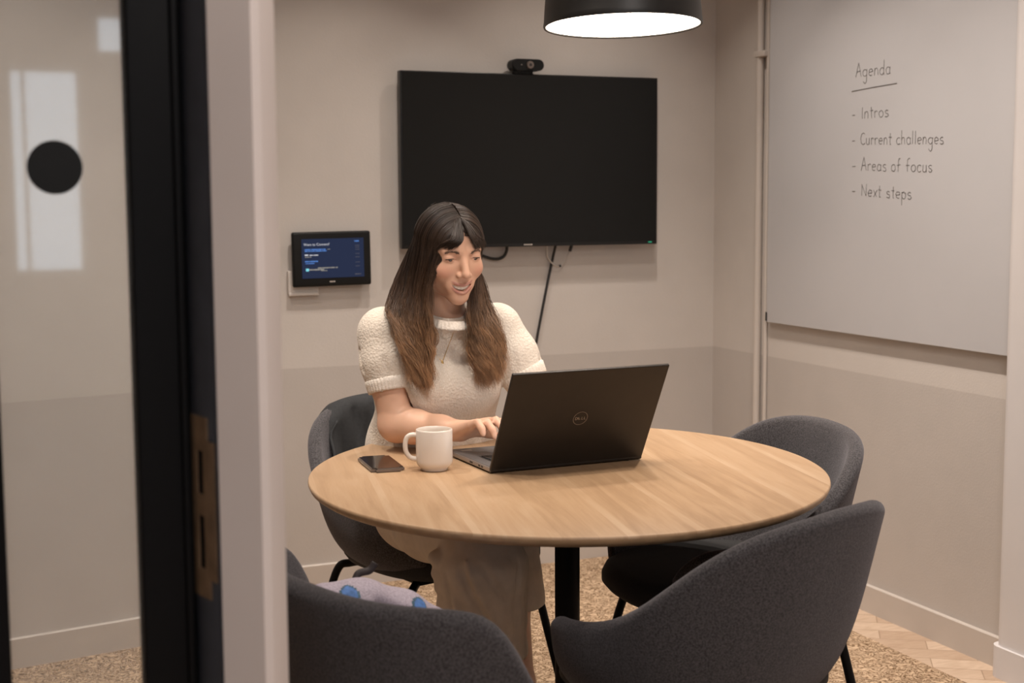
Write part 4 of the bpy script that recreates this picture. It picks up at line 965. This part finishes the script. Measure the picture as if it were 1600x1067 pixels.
# eyes, lashes, brows, teeth
def hpt(nm, V, F, m_, par=person): return from_np(nm, hw(V)-PO, F, m_, par)
def sph(c, r, m_=16, n_=24):
    V = []; F = []
    for i in range(m_+1):
        for j in range(n_): a = PI*i/m_; t = 2*PI*j/n_; V.append((c[0]+r*math.sin(a)*math.cos(t), c[1]+r*math.sin(a)*math.sin(t), c[2]+r*math.cos(a)))
    for i in range(m_):
        for j in range(n_): F.append((i*n_+j, i*n_+(j+1) % n_, (i+1)*n_+(j+1) % n_, (i+1)*n_+j))
    return np.array(V), np.array(F)
tri = h.F
def surf_y(x, z):
    i = int(round((x-h.lo[0])/h.h)); k_ = int(round((z-h.lo[2])/h.h)); col = h.F[i, :, k_]; w_ = np.where(col < 0)[0]
    return h.lo[1]+h.h*w_[0] if len(w_) else -0.06
for sx in (-1, 1):
    V, F = sph((sx*0.0308, -0.0665, -0.002), 0.0127); ey = hpt('eye', V, F, M['eye'])
    d = np.array([0.004, -1, -0.30]); d /= np.linalg.norm(d); a = np.cross(d, [0, 0, 1.0]); a /= np.linalg.norm(a); c2 = np.cross(a, d)
    ce = np.array([sx*0.0308, -0.0665, -0.002]); V = [ce+d*0.01295]; F = []
    rr = [(0.0024, 0.01285), (0.0064, 0.01130)]
    for r_, dd in rr: V += [ce+d*dd+(a*math.cos(t)+c2*math.sin(t))*r_ for t in np.linspace(0, 2*PI, 20, endpoint=False)]
    F = [(0, 1+j_, 1+(j_+1) % 20, 0) for j_ in range(20)]; F = [(1+j_, 21+j_, 21+(j_+1) % 20, 1+(j_+1) % 20) for j_ in range(20)]+[(0, 1+2*j_, 1+(2*j_+1), 1+(2*j_+2) % 20) for j_ in range(10)]
    hpt('iris', np.array(V), np.array(F), M['iris'], ey).parent = person
    up_l = [(sx*0.0185, surf_y(sx*0.0185, -0.002)-0.0004, -0.0030)]+[(sx*x, surf_y(sx*x, z+0.001)-0.0007, z) for x, z in ((0.023, -0.0010), (0.029, 0.0000), (0.035, -0.0003), (0.041, -0.0018), (0.0445, -0.0030))]
    P = catmull(np.array(up_l), 24); V, F = tubes([P], [np.interp(np.linspace(0, 1, 24), [0, .5, .9, 1], [0.0004, 0.0010, 0.0011, 0.0003])], 6); hpt('eyelashes', V, F, M['lash'])
    bx = np.array([0.0140, 0.019, 0.026, 0.033, 0.040, 0.0465]); bz = np.array([0.0140, 0.0152, 0.0168, 0.0172, 0.0155, 0.0115])
    P = catmull(np.array([(sx*x, surf_y(sx*x, z)-0.0002, z) for x, z in zip(bx, bz)]), 30)
    paths = []; rads = []
    for q in range(130):
        t = rng.uniform(0, 0.95); i_ = int(t*29); p = P[i_]+np.array([rng.normal(0, 0.0006), -0.0006, rng.normal(0, 0.0015)])
        e_ = p+(P[min(29, i_+4)]-P[i_])*0.8+np.array([0, -0.0006, 0.0022*(1-1.5*t)]); paths.append(np.array([p, (p+e_)/2+np.array([0, -0.0005, 0]), e_])); rads.append([0.00035, 0.00035, 0.0001])
    V, F = tubes(paths, rads, 4); hpt('eyebrow', V, F, M['brow'])
# teeth: a curved upper row with shallow gaps
V = []; F = []; nT = 10; NX = 60
for i in range(NX+1):
    x = -0.0225+0.045*i/NX; y = -0.0838+17*x*x; g_ = abs(math.sin(PI*(x+0.0225)/0.0045*0.5)); y += 0.0006*(1-min(1, g_*3))
    zt = -0.0650+13*x*x; zb = -0.0758+13.6*x*x+0.0006*(1-min(1, g_*2.5))
    V += [(x, y, zt), (x, y-0.0004, zb), (x, y+0.004, zb), (x, y+0.004, zt)]
for i in range(NX):
    for j_ in range(4): F.append((i*4+j_, i*4+(j_+1) % 4, (i+1)*4+(j_+1) % 4, (i+1)*4+j_))
hpt('teeth', np.array(V), np.array(F), M['teeth'])
V, F = sph((0, 0, 0), 1.0); V = V*np.array([0.023, 0.003, 0.011])+np.array([0, -0.0700, -0.071]); hpt('mouth_interior', V, F, M['mouth'])

# ---- sweater
s = SDF((0.86, 2.86, 0.46), (1.47, 3.48, 1.13), 0.0042)
s.ell((1.14, 3.25, 0.565), (0.180, 0.150, 0.115), 0)
s.ell((1.142, 3.19, 0.71), (0.170, 0.130, 0.17), 0.05)
s.ell((1.134, 3.135, 0.885), (0.158, 0.120, 0.150), 0.05)
for x in (1.078, 1.192): s.ell((x, 3.055, 0.885), (0.064, 0.062, 0.068), 0.035)
s.cone((1.035, 3.11, 0.990), (1.23, 3.105, 0.990), 0.060, 0.060, 0.04)
s.cone((1.05, 3.105, 1.035), (1.21, 3.10, 1.035), 0.032, 0.032, 0.03)
s.cone((1.13, 3.085, 1.010), (1.127, 3.055, 1.045), 0.072, 0.054, 0.03)
for S_, E_, sx in ((RS, RE, -1), (LS, LE, 1)):
    C_ = S_+(E_-S_)*0.53; s.ell(S_+Q(sx*-0.002, 0.002, 0.012), (0.052, 0.056, 0.052), 0.022)
    s.chain([S_+Q(sx*0.004, 0, 0.0), S_+(E_-S_)*0.30+Q(sx*0.003, 0, 0), C_+Q(sx*0.0, 0, 0)], [0.056, 0.0585, 0.0545], 0.012)
    # soft folds of the sleeve
    for k_ in range(5):
        a_ = k_*1.3+0.4; u_ = 0.10+0.07*k_; p_ = S_+(E_-S_)*u_; ax = np.array([math.cos(a_), math.sin(a_), 0.25])*0.061
        s.cone(p_+ax, p_+ax*0.92+Q(-0.01*math.sin(a_), 0.02*math.cos(a_), -0.045), 0.0035, 0.0025, 0.010, 's')
    ax_ = (E_-S_)/np.linalg.norm(E_-S_)
    s.plane_cut(S_+(E_-S_)*0.545, ax_, S_+(E_-S_)*0.75-0.10, S_+(E_-S_)*0.75+0.085) if False else None
    e0 = S_+(E_-S_)*0.50; e1 = S_+(E_-S_)*0.80
    s.cone(e0+(E_-S_)*0.02, e1, 0.0475, 0.0475, 0.002, 's')
# front folds
for p_, q_ in (((1.06, 3.0, 0.80), (1.01, 3.06, 0.74)), ((1.20, 3.0, 0.80), (1.25, 3.08, 0.73)), ((1.10, 3.03, 0.70), (1.03, 3.08, 0.66)), ((1.03, 3.02, 0.93), (1.055, 3.0, 0.86))):
    s.cone(p_, q_, 0.004, 0.003, 0.016, 's')
# neck opening
s.cone((1.13, 3.08, 1.03), nk, 0.047, 0.047, 0.004, 's')
s.ell((1.127, 3.038, 1.078), (0.054, 0.062, 0.038), 0.006, 's')
Vs, Fs = s.mesh(); Vs = smooth_np(Vs, Fs, 3, 0.5)
sw = from_np('sweater', Vs-PO, Fs, M['knit'], person); sw['label'] = 'cream knitted short-sleeved top'
# ribbed cuffs, as fluted rings round the arms
for S_, E_ in ((RS, RE), (LS, LE)):
    c0 = S_+(E_-S_)*0.485; ax = (E_-S_)/np.linalg.norm(E_-S_); a1 = np.cross(ax, [0, 1, 0.2]); a1 /= np.linalg.norm(a1); a2 = np.cross(ax, a1); V = []; F = []; n_ = 160
    prof = [(0.0535, 0.0), (0.0575, 0.004), (0.0555, 0.014), (0.0535, 0.026), (0.0525, 0.031), (0.0495, 0.031), (0.0480, 0.026), (0.0485, 0.006)]
    for r_, t in prof:
        for i in range(n_):
            th_ = 2*PI*i/n_; rr = r_+(0.0007*math.cos(40*th_) if r_ > 0.05 else 0); V.append(c0+ax*t+(a1*math.cos(th_)+a2*math.sin(th_))*rr)
    for k_ in range(len(prof)):
        for i in range(n_): k2 = (k_+1) % len(prof); F.append((k_*n_+i, k_*n_+(i+1) % n_, k2*n_+(i+1) % n_, k2*n_+i))
    from_np('cuff', np.array(V)-PO, np.array(F), M['rib'], person)['label'] = 'ribbed cream sleeve cuff'
# ribbed collar ring
P = []; n_ = 160; V = []; F = []
cc_ = np.array([1.127, 3.040, 1.047])
for i in range(n_):
    th_ = 2*PI*i/n_; rx, ry = 0.0545, 0.0620; z = 0.006*math.sin(th_)*1.0; P.append(cc_+np.array([rx*math.cos(th_), ry*math.sin(th_), -0.004+0.014*math.sin(th_)]))
P = np.array(P)
for i in range(n_):
    o_ = P[i]-cc_; o_[2] = 0; o_ /= np.linalg.norm(o_)
    fl = 0.0008*math.cos(2*PI*i/n_*40)
    for a_ in np.linspace(0, 2*PI, 10, endpoint=False): V.append(P[i]+o_*((0.0036+fl)*math.cos(a_))+np.array([0, 0, 0.0105*math.sin(a_)])-o_*0.005*math.sin(a_))
for i in range(n_):
    for k_ in range(10): F.append((i*10+k_, ((i+1) % n_)*10+k_, ((i+1) % n_)*10+(k_+1) % 10, i*10+(k_+1) % 10))
from_np('collar', np.array(V)-PO, np.array(F), M['rib'], person)['label'] = 'ribbed cream neckline'
# ---- trousers
t = SDF((0.86, 2.58, 0.29), (1.45, 3.50, 0.70), 0.0042)
t.ell((1.14, 3.27, 0.555), (0.172, 0.150, 0.115), 0)
t.chain([RH+Q(-0.005, 0, 0.0), (RH+RK)/2+Q(-0.003, 0, -0.002), RK+Q(0, 0.0, 0.0)], [0.095, 0.078, 0.072], 0.03)
t.chain([LH_, (LH_+LK)/2, LK+Q(0.005, 0, 0)], [0.094, 0.085, 0.070], 0.03)
rk2 = Q(1.094, 2.757, 0.53); t.chain([RK, rk2, Q(1.100, 2.775, 0.42), Q(1.113, 2.785, 0.33), Q(1.118, 2.79, 0.25)], [0.074, 0.096, 0.095, 0.088, 0.086], 0.02)
t.chain([LK, Q(1.222, 2.905, 0.46), Q(1.238, 2.915, 0.40), Q(1.245, 2.92, 0.35)], [0.068, 0.066, 0.062, 0.06], 0.03)
def leg_fold(a0, z0, a1, z1, r_, add=False):
    """crease down the front of the wide right leg; a = angle round the leg axis (0 = towards -y)"""
    pts = []
    for u_ in np.linspace(0, 1, 6):
        z = z0+(z1-z0)*u_; a_ = a0+(a1-a0)*u_; cx = np.interp(z, [0.33, 0.42, 0.53], [1.113, 1.100, 1.094]); cy = np.interp(z, [0.33, 0.42, 0.53], [2.785, 2.775, 2.757]); R_ = np.interp(z, [0.33, 0.42, 0.53], [0.088, 0.095, 0.096])+(0.0005 if add else 0.0035)
        pts.append(Q(cx+R_*math.sin(a_), cy-R_*math.cos(a_), z))
    t.chain(pts, [r_*0.3, r_, r_, r_, r_, r_*0.3], 0.009, 'u' if add else 's')
for f_ in ((-0.95, 0.57, -0.15, 0.40, 0.007), (-0.15, 0.40, 0.12, 0.32, 0.006), (-0.55, 0.58, 0.25, 0.46, 0.006), (-1.25, 0.53, -0.75, 0.36, 0.007), (0.55, 0.57, 0.40, 0.33, 0.006), (-0.55, 0.42, -0.40, 0.32, 0.006), (1.0, 0.55, 0.85, 0.33, 0.005)): leg_fold(*f_)
for f_ in ((-0.75, 0.57, 0.0, 0.41, 0.006), (-1.1, 0.50, -0.65, 0.36, 0.006), (0.25, 0.56, 0.22, 0.34, 0.006), (-0.35, 0.40, -0.2, 0.32, 0.005)): leg_fold(*f_, add=True)
for x, y, z, r_ in ((0.998, 2.775, 0.555, 0.020), (1.001, 2.78, 0.520, 0.015), (1.006, 2.775, 0.490, 0.014)): t.ell((x, y, z), (r_, r_, r_*0.9), 0.014)
t.cone((1.112, 2.787, 0.335), (1.125, 2.79, 0.25), 0.078, 0.078, 0.001, 's')
t.cone((1.24, 2.918, 0.40), (1.248, 2.925, 0.29), 0.054, 0.054, 0.001, 's')
t.plane_cut((1.11, 2.79, 0.322), (0.03, 0, -1), (0.86, 2.58, 0.28), (1.20, 2.905, 0.46))
t.plane_cut((1.24, 2.92, 0.385), (0.05, 0, -1), (1.20, 2.85, 0.28), (1.45, 3.10, 0.46))
Vt, Ft = t.mesh(); Vt = smooth_np(Vt, Ft, 3, 0.5)
from_np('trousers', Vt-PO, Ft, M['trouser'], person)['label'] = 'wide beige trousers'

# ---- necklace resting on the knit
def sw_y(x, z):
    i = int(round((x-s.lo[0])/s.h)); k_ = int(round((z-s.lo[2])/s.h)); w_ = np.where(s.F[i, :, k_] < 0)[0]; return s.lo[1]+s.h*w_[0]-0.003
nkp = [(1.072, 1.040), (1.074, 1.015), (1.082, 0.985), (1.094, 0.958), (1.103, 0.947), (1.111, 0.958), (1.122, 0.985), (1.130, 1.012), (1.134, 1.036)]
P = catmull(np.array([(x, sw_y(x, min(z, 1.02))-(0.0), z) for x, z in nkp]), 60)
P[:, 1] = np.convolve(np.pad(P[:, 1], 4, mode='edge'), np.ones(9)/9, 'valid')
V, F = tubes([P-PO], [np.full(60, 0.00075)], 6); nl = from_np('necklace', V, F, M['gold'], person); nl['label'] = 'fine gold necklace with a small drop'
V, F = sph((0, 0, 0), 1.0, 12, 16); pc = P[30]+np.array([0, -0.001, -0.006]); from_np('necklace_drop', V*np.array([0.0038, 0.0022, 0.0062])+pc-PO, F, M['gold'], nl).parent = person

# ---- hair
CE = np.array([0, 0.014, 0.020]); RE_ = np.array([0.0725, 0.0935, 0.0775])
hc = SDF((-0.10, -0.115, -0.135), (0.10, 0.13, 0.12), 0.003)
hc.ell(CE, RE_+0.0035, 0); hc.ell((0, 0.050, -0.050), (0.066, 0.056, 0.075), 0.03)
hc.ell((0, -0.082, -0.035), (0.064, 0.060, 0.098), 0.006, 's')
hc.ell((0, -0.040, -0.085), (0.060, 0.062, 0.070), 0.010, 's')
Vc, Fc = hc.mesh(); Vc = smooth_np(Vc, Fc, 3, 0.5)
ROOT = np.array([0.028, 0.0155, 0.0095]); MID = np.array([0.090, 0.047, 0.025]); TIP = np.array([0.33, 0.175, 0.085])
def scalp(side, y, al, lift):
    k = math.sqrt(max(0.02, 1-((y-CE[1])/RE_[1])**2)); r_ = RE_+lift
    return np.array([side*r_[0]*k*math.sin(al)+0.0015, y, CE[2]+r_[2]*k*math.cos(al)])
HANG = {-1: (np.array([(1.058, 2.972, 1.115), (1.057, 2.965, 1.050), (1.056, 2.962, 0.985), (1.052, 2.965, 0.930), (1.050, 2.970, 0.888)]),
             np.array([(1.020, 3.085, 1.130), (0.995, 3.070, 1.072), (0.992, 3.025, 1.040), (1.004, 2.985, 0.985), (1.018, 2.975, 0.915)])),
        1: (np.array([(1.163, 2.978, 1.110), (1.158, 2.966, 1.050), (1.156, 2.960, 0.985), (1.168, 2.965, 0.935), (1.185, 2.972, 0.892)]),
            np.array([(1.212, 3.060, 1.130), (1.222, 3.040, 1.075), (1.222, 2.995, 1.030), (1.228, 2.972, 0.975), (1.222, 2.968, 0.905)]))}
paths = []; rads = []; cols = []
def strand(P, n_, tone, r0_=0.00055, t_lo=0.35):
    C_ = catmull(P, n_); paths.append(C_); L_ = np.linspace(0, 1, n_)
    rads.append(np.interp(L_, [0, .1, .7, 1], [r0_*.7, r0_, r0_*.85, r0_*.2]))
    g_ = np.clip((1.185-C_[:, 2])/0.25, 0, 1)[:, None]
    c = np.where(g_ < t_lo, ROOT+(MID-ROOT)*(g_/t_lo), MID+(TIP-MID)*((g_-t_lo)/(1-t_lo))**1.15)*tone; cols.append(np.clip(c, 0, 1))
for side in (-1, 1):
    f0, f1 = HANG[side]
    for c_ in range(95):
        u = (c_+rng.random())/95; u = u**0.9; y0 = -0.070+0.148*u
        amp = rng.uniform(0.005, 0.012); ph_ = 2.2*u+rng.normal(0, 0.7); wl = rng.uniform(0.072, 0.092); ph2 = ph_+rng.normal(0, 0.8)
        v_ = rng.random(); ctone = rng.uniform(0.55, 1.45); cut = rng.uniform(-0.010, 0.045)
        hang = f0+(f1-f0)*np.clip(u*1.15-0.05+rng.normal(0, 0.07), 0, 1); out = np.array([side*0.010*(v_-0.5), -0.006*(v_-0.3), 0])
        for k_ in range(36):
            lift = 0.002+0.006*v_+rng.uniform(0, 0.002); jy = rng.normal(0, 0.0035)
            sc_ = [hw(scalp(side, y0+jy*0.5+dy*u, al, lift)) for al, dy in ((0.03, 0), (0.45, 0.003), (0.9, 0.008), (1.30, 0.012), (1.62, 0.014))]
            e = rng.normal(0, 1, 3)*np.array([0.0040, 0.0038, 0.002])
            hg = hang+out+e*np.linspace(0.5, 1.35, 5)[:, None]+rng.normal(0, 0.0012, (5, 3)); hg[-1, 2] += cut+rng.normal(0, 0.006)
            P = np.vstack([sc_, hg]); Cc = catmull(P, 30)
            z_ = Cc[:, 2]; wgt = np.clip((1.13-z_)/0.14, 0, 1)**1.2
            Cc[:, 0] += amp*wgt*np.sin(z_/wl*2*PI+ph_); Cc[:, 1] += 0.7*amp*wgt*np.cos(z_/wl*2*PI+ph2)
            strand(Cc, 30, ctone*rng.uniform(0.85, 1.15))
    # back of the head, falling behind the neck
    for c_ in range(30):
        v_ = rng.random(); X_ = 1.122+side*(0.008+0.062*v_); ctone = rng.uniform(0.7, 1.3)
        for k_ in range(22):
            jx, jy = rng.normal(0, 0.003, 2)
            sc_ = [hw(scalp(side, 0.070+0.020*v_, al, 0.004)) for al in (0.1, 0.5*v_+0.15, 0.9*v_+0.25)]
            strand(np.vstack([sc_, [(X_+jx, 3.108+jy, 1.150), (X_+jx, 3.128+jy, 1.080), (X_+jx*2, 3.165+jy, 1.010), (X_+jx*2, 3.205+jy, 0.935)]]), 22, ctone)
    # curtain fringe swept to the side over the forehead
    for c_ in range(24):
        bb = ((c_+rng.random())/24)*1.30; ctone = rng.uniform(0.7, 1.5); ln = rng.uniform(-0.004, 0.010)
        inner = 0.011 if side < 0 else 0.013
        for k_ in range(20):
            j = rng.normal(0, 0.0011, 3); jb = bb+rng.normal(0, 0.016); lk = ln+rng.normal(0, 0.0022)
            G = np.array([(side*0.002, -0.030-0.024*(1-jb), 0.0905-0.006*(1-jb)), (side*(0.006+0.010*jb), -0.066+0.008*jb, 0.0740), (side*(inner-0.002+0.019*jb), -0.0875+0.010*jb, 0.0510), (side*(inner+0.006+0.0255*jb), -0.0905+0.0165*jb, 0.0365+0.5*lk), (side*(inner+0.014+0.032*jb), -0.0845+0.024*jb, 0.0262-0.010*jb+lk)])+j
            strand(hw(G), 14, ctone*rng.uniform(0.85, 1.15), 0.00055)
V, F = tubes(paths, rads, 3); C = np.vstack([np.repeat(c, 3, axis=0) for c in cols])
gc = np.clip((1.165-hw(Vc)[:, 2])/0.24, 0, 1)[:, None]; Ccap = (ROOT*0.8)*(1-gc)+MID*gc
o = from_np('hair', np.vstack([V, hw(Vc)])-PO, np.vstack([F, Fc+len(V)]), M['hair'], person); o['label'] = 'long wavy dark brown hair with lighter ends and a curtain fringe'
paint(o, np.vstack([C, Ccap]))
